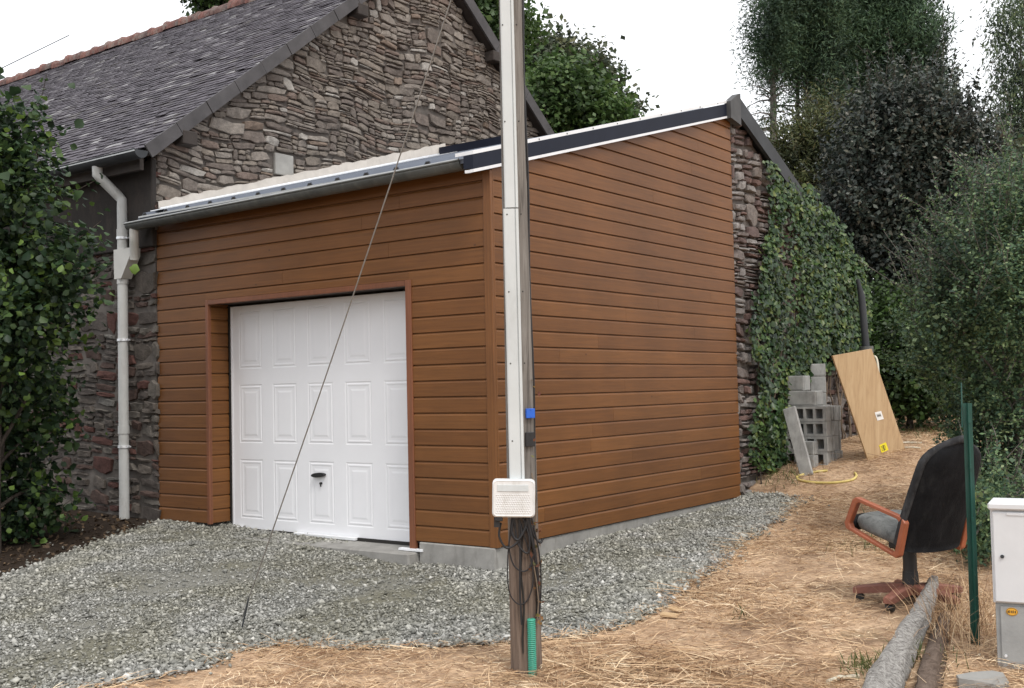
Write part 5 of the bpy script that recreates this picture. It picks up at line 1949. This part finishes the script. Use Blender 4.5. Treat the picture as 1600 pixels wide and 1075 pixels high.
# ------------------------------------------------------------------ right foreground
def build_right_foreground():
    # green fence post
    b = ground_hit(1524, 1008)
    top = at(1511, 630, 5.92)
    fp = thing('fence_post', 'green metal fence post standing in front of the shrub', 'fence post', tuple(b))
    va = math.atan2((b - CAM)[0], (b - CAM)[1])
    dvec = Vector(top - b)
    mb = MB()
    prof = [(-.023, 0), (-.023, -.005), (-.004, -.006), (-.004, -.03), (.004, -.03), (.004, -.006), (.023, -.005), (.023, 0)]
    R = rotm('Z', -va + .25)
    vs = []
    for t in (-.12, 1.0):
        for (u, v) in prof:
            vs.append(Vector(b) + dvec * t + R @ Vector((u, v, 0)))
    m = len(prof)
    mb.add(vs, [(i, (i + 1) % m, m + (i + 1) % m, m + i) for i in range(m)] + [tuple(range(m)), tuple(range(m, 2 * m))])
    po = mb.build('post', MAT['greenpost'], fp)
    for t in (.30, .52, .74, .93):
        q = Vector(b) + dvec * t
        MB().box((-.006, -.036, -.012), (.006, -.028, .012), Matrix.Translation(q) @ R).build('lug', MAT['greenpost'], po)
    q0, q1 = Vector(b) + dvec * .90, at(1502, 598, 5.95)
    MB().tube([q0 + R @ Vector((-.030, -.005, 0)), q1], .0042, 6).build('tension_rod', MAT['greenpost'], fp)
    # utility cabinet
    D = 5.5
    g = ground_hit(1575, 1042)
    va = math.atan2((at(1620, 900, D) - CAM)[0], (at(1620, 900, D) - CAM)[1])
    ang = -va - math.radians(3)
    c = at(1552, 940, D)
    R = Matrix.Translation((c[0], c[1], 0)) @ rotm('Z', ang)
    gzv = float(g[2])
    cb = thing('utility_cabinet', 'pale grey utility meter cabinet with an orange oval sticker beside the shrub', 'cabinet', (c[0], c[1], gzv))
    zt_, zm = at(1552, 785, D)[2], at(1552, 942, D)[2]
    mb = MB()
    mb.box((0, .004, zm + .001), (.52, .22, zt_ - .03), R, .004)
    mb.build('body', MAT['cab'], cb)
    mb = MB()
    mb.box((-.008, -.028, zt_ - .036), (.53, .235, zt_), R, .008)
    mb.build('lid', MAT['cab'], cb)
    mb = MB()
    mb.box((.010, -.016, zm + .008), (.51, .003, zt_ - .045), R, .006)
    dr = mb.build('door', MAT['cab'], cb)
    mb = MB()
    mb.box((.075, -.020, zt_ - .062), (.45, -.0165, zt_ - .048), R, .002)
    mb.build('door_rib', MAT['cab'], dr)
    lk = at(1567, 868, D)
    mb = MB()
    zl = lk[2]
    xl = .05
    mb.tube([R @ Vector((xl, -.024, zl)), R @ Vector((xl, -.012, zl))], .009, 12)
    mb.build('lock', MAT['zincdark'], dr)
    mb = MB()
    mb.box((.008, .010, gzv - .3), (.50, .20, zm), R, .004)
    mb.box((.030, -.002, gzv - .3), (.48, .0095, zm - .012), R, .003)
    bs = mb.build('base', MAT['cabbase'], cb)
    zs_ = at(1578, 953, D)[2]
    n = 20
    mb = MB()
    mb.prism([R @ Vector((.083 + .027 * math.cos(6.283 * k / n), -.0045, zs_ + .020 * math.sin(6.283 * k / n))) for k in range(n)], R.to_3x3() @ Vector((0, .0015, 0)))
    st = mb.build('sticker', MAT['orange'], bs)
    mb = MB()
    for i, w_ in enumerate((.007, .004, .006, .004, .006)):
        x = .083 - .019 + i * .008
        mb.box((x, -.0062, zs_ - .006), (x + w_ * .75, -.0047, zs_ + (.007 if i % 2 else .005)), R)
    mb.tube([R @ Vector((.083 + .0245 * math.cos(6.283 * k / 24), -.005, zs_ + .0175 * math.sin(6.283 * k / 24))) for k in range(25)], .0009, 4, False)
    mb.build('sticker_print', MAT['ink'], st)
    mb = MB()
    zb = at(1570, 1022, D)[2]
    mb.tube([R @ Vector((.048, -.008, zb)), R @ Vector((.048, -.001, zb))], .007, 10)
    mb.build('bolt', MAT['galv'], bs)
    # logs
    def log(name, pts, rads, mt, label, seed):
        rnd = random.Random(seed)
        P = smooth_path(pts, 8)
        n = len(P)
        vs, fs = [], []
        m = 18
        mb = MB()
        Rr = np.interp(np.linspace(0, 1, n), np.linspace(0, 1, len(rads)), rads)
        ph = [rnd.uniform(0, 6) for _ in range(4)]
        walk = [0.0] * 18
        for i in range(n):
            t = Vector(P[min(i + 1, n - 1)]) - Vector(P[max(i - 1, 0)])
            t.normalize()
            a = t.cross(Vector((0, 0, 1))).normalized()
            bb = a.cross(t)
            for k in range(m): walk[k] = .82 * walk[k] + rnd.uniform(-.07, .07)
            for k in range(m):
                q = 2 * math.pi * k / m
                rr = Rr[i] * (1 + walk[k]) * (1 + .09 * math.sin(2 * q + ph[0] + i * .11) + .06 * math.sin(5 * q + ph[1] - i * .3) + rnd.uniform(-.09, .09))
                vs.append(Vector(P[i]) + a * math.cos(q) * rr + bb * math.sin(q) * rr)
        fs = [(i * m + k, i * m + (k + 1) % m, (i + 1) * m + (k + 1) % m, (i + 1) * m + k) for i in range(n - 1) for k in range(m)]
        mb.add(vs, fs, True)
        mb.add(vs[:m], [tuple(range(m))[::-1]])
        mb.add(vs[-m:], [tuple(range(m))])
        o = mb.build(name, MAT[mt])
        tag(o, label, 'log')
    def gp(x, y, up): return ground_hit(x, y) + np.array([0, 0, up])
    log('log', [gp(1358, 1180, .05), gp(1372, 1120, .05), gp(1400, 1050, .055), gp(1437, 985, .07), gp(1452, 955, .09), gp(1460, 935, .12)], [.085, .084, .074, .060, .050, .028], 'logpale', 'pale weathered bent log with cracked bark lying by the chair base', 3)
    log('log', [gp(1440, 1140, .0), gp(1452, 1060, .005), gp(1468, 1000, .005), gp(1478, 965, .0)], [.058, .062, .055, .04], 'logdark', 'dark brown smooth log lying right of the pale bent one', 5)
    # stone
    q = ground_hit(1533, 1072)
    mb = MB()
    rnd = random.Random(2)
    ring = [(-.11, -.05), (-.05, -.085), (.07, -.08), (.12, -.02), (.085, .07), (-.03, .085), (-.10, .04)]
    vs = [(x * 1.02, y * 1.02, -.05) for x, y in ring] + [(x, y, .035 + rnd.uniform(-.012, .014)) for x, y in ring] + [(x * .8, y * .78, .052 + x * .12 + rnd.uniform(-.004, .006)) for x, y in ring]
    m = len(ring)
    mb.add(vs, [(i * m + k, i * m + (k + 1) % m, (i + 1) * m + (k + 1) % m, (i + 1) * m + k) for i in range(2) for k in range(m)] + [tuple(range(2 * m, 3 * m))])
    o = mb.build('rock', MAT['patch'])
    o.location = tuple(q)
    o.rotation_euler = (0, 0, .5)
    tag(o, 'flat grey rock in the dry grass before the cabinet', 'rock')


# ------------------------------------------------------------------ planting
def build_plants():
    # hazel at the left, in front of the house wall
    D = 9.7
    bl = [blob(10, 330, D - .5, 90, 115, .65), blob(-40, 250, D - .5, 90, 120, .65), blob(50, 460, D - .4, 85, 100, .55), blob(-10, 520, D - .2, 105, 130, .6), blob(35, 640, D + .45, 75, 110, .4), blob(10, 770, D + .5, 90, 80, .4),
          blob(-70, 640, D + .4, 110, 180, .5), blob(98, 405, D - .5, 38, 50, .3), blob(25, 215, D - .5, 42, 45, .3), blob(50, 800, D + .4, 45, 42, .25)]
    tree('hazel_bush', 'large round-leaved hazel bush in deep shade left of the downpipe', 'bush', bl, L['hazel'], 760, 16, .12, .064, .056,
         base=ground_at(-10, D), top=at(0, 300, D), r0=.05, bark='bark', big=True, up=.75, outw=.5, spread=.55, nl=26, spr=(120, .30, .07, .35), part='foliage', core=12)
    # shrub with small leaves at the right
    D = 8.9
    bl = [blob(1600, 310, D - .1, 95, 75, .7), blob(1530, 400, D - .2, 80, 90, .6), blob(1485, 490, D - .1, 75, 70, .5), blob(1590, 470, D - .3, 100, 110, .7), blob(1650, 400, D + .3, 100, 180, .7), blob(1450, 545, D + .2, 45, 45, .35),
          blob(1595, 640, D + .1, 95, 120, .6), blob(1535, 620, D + .1, 62, 75, .5), blob(1630, 780, D + .1, 110, 100, .6), blob(1550, 780, D + .1, 58, 85, .45), blob(1520, 700, D + .2, 40, 60, .35), blob(1500, 790, D - .6, 50, 70, .35), blob(1548, 815, D - .8, 48, 75, .3), blob(1580, 840, D - .5, 50, 60, .3), blob(1548, 745, D - 1.35, 32, 75, .2), blob(1535, 850, D - 1.1, 36, 40, .25)]
    tree('green_shrub', 'big grey-green shrub with small leaves behind the fence post and cabinet', 'shrub', bl, L['shrub'], 1500, 40, .075, .034, .021,
         base=ground_at(1590, D), top=at(1590, 450, D), r0=.05, bark='barkgrey', up=1.0, outw=.6, spread=.6, elong=2.4, rise=1.0, nl=40, spr=(1500, .34, .026, .9, lambda c, o: c[2] > 1.75 or o @ CR > -.3), part='foliage')
    # purple-leaved plum behind
    D = 17.5
    bl = [blob(1420, 300, D, 110, 130, 1.2), blob(1370, 240, D, 75, 90, 1.0), blob(1430, 180, D, 85, 70, .9), blob(1480, 250, D, 70, 90, .9), blob(1390, 400, D, 85, 70, 1.0), blob(1490, 380, D, 75, 90, 1.0), blob(1340, 330, D, 55, 80, .8),
          blob(1520, 240, D, 40, 55, .6), blob(1440, 470, D, 90, 60, 1.0)]
    tree('plum_tree', 'round dark purple-leaved plum tree rising beyond the outbuilding wall', 'tree', bl, L['plum'], 2300, 22, .15, .078, .044,
         base=ground_at(1430, D), top=at(1425, 230, D), r0=.12, bark='bark', up=.6, outw=.6, spread=.6, elong=1.9, rise=.9, nl=34, spr=(420, .75, .085, 1.0))
    # tall conifers far behind
    D = 29.0
    def trunk_limbs(px, y0, y1, D):
        def f(mb):
            for i in range(30):
                y = random.uniform(y0, y1)
                s = random.choice((-1, 1))
                a = at(px, y, D)
                b = at(px + s * random.uniform(12, 42), y - random.uniform(-12, 26), D + random.uniform(-.6, .6))
                mb.tube([a, (a + b) / 2 + np.array([0, 0, .06]), b], [.028, .018, .008], 4, False)
        return f
    for px, bls, lab in ((1206, [blob(1215, 20, D, 36, 95, .9), blob(1203, 80, D, 26, 50, .6), blob(1230, -70, D, 50, 80, .9), blob(1196, 130, D, 14, 14, .3, .05), blob(1222, 165, D, 12, 10, .3, .04), blob(1196, 190, D, 10, 8, .25, .03)], 'leftmost tall bare-trunked conifer, nearest the roof peak'),
                         (1243, [blob(1250, 55, D + 1, 34, 85, .9), blob(1262, -40, D + 1, 45, 80, .9), blob(1240, 110, D + 1, 16, 30, .4)], 'middle bare-trunked conifer with a slim trunk against the sky'),
                         (1258, [blob(1280, 50, D + .5, 34, 100, .9), blob(1290, 140, D + .5, 24, 55, .7), blob(1275, -50, D, 45, 70, .9)], 'dense bare-trunked conifer touching the dark cypress')):
        Dd = D + (1 if px == 1243 else 0.5 if px == 1258 else 0)
        tree('pine_tree', lab, 'tree', bls, L['pine'], 900, 30, .24, .11, .022, base=ground_at(px, Dd), top=at(px + 4, -60, Dd), r0=.16 if px == 1206 else .11, bark='barkgrey', group='tall conifers beyond the outbuilding',
             up=.5, outw=.3, spread=.6, nl=0, elong=2.2, rise=-.1, core=45, extra=trunk_limbs(px, 110, 300, Dd))
    bl = [blob(1375, 60, D + 2, 75, 110, 1.6), blob(1330, 40, D + 2, 55, 120, 1.3), blob(1420, 70, D + 2, 52, 100, 1.3), blob(1390, -60, D + 2, 75, 80, 1.5), blob(1370, 170, D + 2, 80, 80, 1.4), blob(1440, 150, D + 2, 32, 60, 1.0), blob(1320, 150, D + 2, 42, 70, 1.2)]
    tree('cypress_tree', 'huge dense dark green cypress filling the sky behind the plum tree', 'tree', bl, L['cypress'], 2400, 40, .25, .14, .034, base=ground_at(1385, D + 2), top=at(1385, -80, D + 2), r0=.3, bark='bark',
         up=.2, outw=.7, spread=.6, nl=0, elong=2.4, rise=1.0)
    # low conifers right behind the outbuilding
    D = 21
    bl = [blob(1245, 250, D, 36, 55, .9), blob(1290, 225, D, 45, 70, 1.0), blob(1285, 310, D, 50, 60, 1.0), blob(1320, 270, D, 40, 70, .9), blob(1235, 225, D, 18, 22, .4)]
    tree('thuja_hedge_tree', 'yellow-green feathery conifer just above the outbuilding verge', 'tree', bl, L['thuja'], 1000, 26, .16, .10, .024, base=ground_at(1285, D), top=at(1285, 210, D), r0=.12, up=.4, outw=.5, spread=.7, nl=20, elong=2.2, rise=.9)
    # pale drooping tree at the right edge
    D = 22
    bl = [blob(1605, 60, D, 46, 90, 1.0), blob(1590, 160, D, 34, 60, .8), blob(1620, 180, D, 50, 80, 1.0), blob(1575, 30, D, 16, 40, .5), blob(1600, 250, D, 40, 30, .7), blob(1570, 210, D, 22, 26, .5)]
    tree('weeping_tree', 'pale grey-green weeping tree at the right edge of the sky', 'tree', bl, L['birch'], 800, 24, .19, .10, .026, base=ground_at(1625, D), top=at(1615, 30, D), r0=.14, bark='barkgrey', up=.2, outw=.4, spread=.8, nl=24, droop=1.2, core=5)
    D = 21
    bl = [blob(1560, 270, D, 36, 50, .9), blob(1600, 290, D, 50, 55, 1.0), blob(1520, 330, D, 36, 50, .8)]
    tree('far_bush', 'grey-green bush seen between the plum tree and the weeping tree', 'bush', bl, L['greybroad'], 420, 15, .2, .12, .06, base=ground_at(1570, D), r0=.08, nl=14, part='foliage')
    # broadleaf trees behind the house
    D = 24
    bl = [blob(870, 150, D, 60, 60, 1.2), blob(910, 175, D, 55, 50, 1.1), blob(840, 200, D, 50, 55, 1.1), blob(935, 200, D, 35, 30, .8)]
    tree('broadleaf_tree', 'bright green leafy tree in front of the greyer one, right of the pole', 'tree', bl, L['broad'], 950, 16, .22, .13, .09, base=ground_at(880, D), top=at(875, 150, D), r0=.15, nl=22, core=14, group='trees behind the stone house', spr=(20, .5, .12, .6))
    D = 27
    bl = [blob(880, 110, D, 55, 45, 1.2), blob(925, 135, D, 36, 45, 1.0), blob(850, 100, D, 36, 40, 1.0), blob(945, 175, D, 26, 26, .7), blob(983, 172, D, 13, 14, .4), blob(958, 192, D, 28, 18, .5)]
    tree('broadleaf_tree', 'grey-green tree whose crown thins out to the right, right of the pole', 'tree', bl, L['greybroad'], 800, 14, .24, .14, .085, base=ground_at(905, D), top=at(895, 110, D), r0=.16, nl=24, core=8, group='trees behind the stone house', spr=(36, .6, .13, .8))
    D = 25
    bl = [blob(760, 30, D, 40, 36, .8), blob(790, 55, D, 36, 50, .8), blob(745, -20, D, 36, 36, .8), blob(822, 45, D, 10, 36, .4)]
    tree('broadleaf_tree', 'green tree glimpsed between the gable verge and the pole', 'tree', bl, L['broad'], 420, 14, .22, .13, .085, base=ground_at(785, D), top=at(780, 20, D), r0=.14, nl=20, core=8, group='trees behind the stone house', spr=(24, .6, .13, .8))
    D = 26
    bl = [blob(330, -12, D, 34, 22, .8), blob(360, -20, D, 26, 20, .6)]
    tree('broadleaf_tree', 'dark tree top just showing over the clay ridge tiles', 'tree', bl, L['hedge'], 160, 14, .2, .13, .08, base=ground_at(335, D), top=at(335, -20, D), r0=.14, nl=8, group='trees behind the stone house')
    # bushes on the far side of the lawn
    D = 15.4
    bl = [blob(1400, 545, D, 45, 45, .6), blob(1450, 560, D, 50, 50, .6), blob(1370, 590, D, 32, 55, .5), blob(1430, 620, D, 70, 35, .5), blob(1500, 590, D, 40, 70, .6), blob(1380, 500, D + .8, 40, 60, .5)]
    tree('hedge_bush', 'dense green bush on the far side of the lawn behind the plywood', 'bush', bl, L['hedge'], 760, 16, .15, .065, .045, base=ground_at(1420, D), r0=.05, nl=26, part='foliage')
    D = 18.5
    bl = [blob(1370, 520, D, 60, 90, .8), blob(1440, 560, D, 70, 90, .8), blob(1510, 560, D, 60, 110, .8), blob(1560, 520, D, 70, 130, .8), blob(1330, 560, D, 40, 80, .6), blob(1620, 560, D, 60, 150, .8), blob(1710, 560, D + .5, 80, 120, .9), blob(1830, 560, D + 1, 90, 110, .9), blob(1960, 570, D + 1.5, 90, 100, .9)]
    tree('dark_hedge', 'dark unclipped hedge closing the garden below the plum tree', 'hedge', bl, L['cypress'], 2100, 14, .2, .11, .07, base=ground_at(1450, D), r0=.07, nl=24, part='foliage')
    # small plant at the foot of the outbuilding corner
    D = 12.4
    bl = [blob(1190, 690, D, 14, 36, .12), blob(1180, 715, D, 14, 18, .12)]
    tree('wild_plant', 'small yellow-green wild plant at the foot of the outbuilding corner', 'plant', bl, L['broad'], 46, 9, .05, .05, .03, core=3, base=ground_at(1186, D), r0=.008, nl=8, part='foliage')


def build_wire():
    a, b = at(-60, 137, 22), at(108, 55, 24)
    c = b + (b - a) * .0
    far = at(150, 30, 26)
    o = MB().tube([a, b], .010, 6).build('overhead_wire', MAT['zincdark'])
    tag(o, 'thin overhead wire crossing the white sky above the ridge', 'wire')


build_ground()
build_house()
build_garage()
build_outbuilding()
build_ivy()
build_pole()
build_blocks()
build_chair()
build_right_foreground()
build_plants()
build_straw()
build_wire()
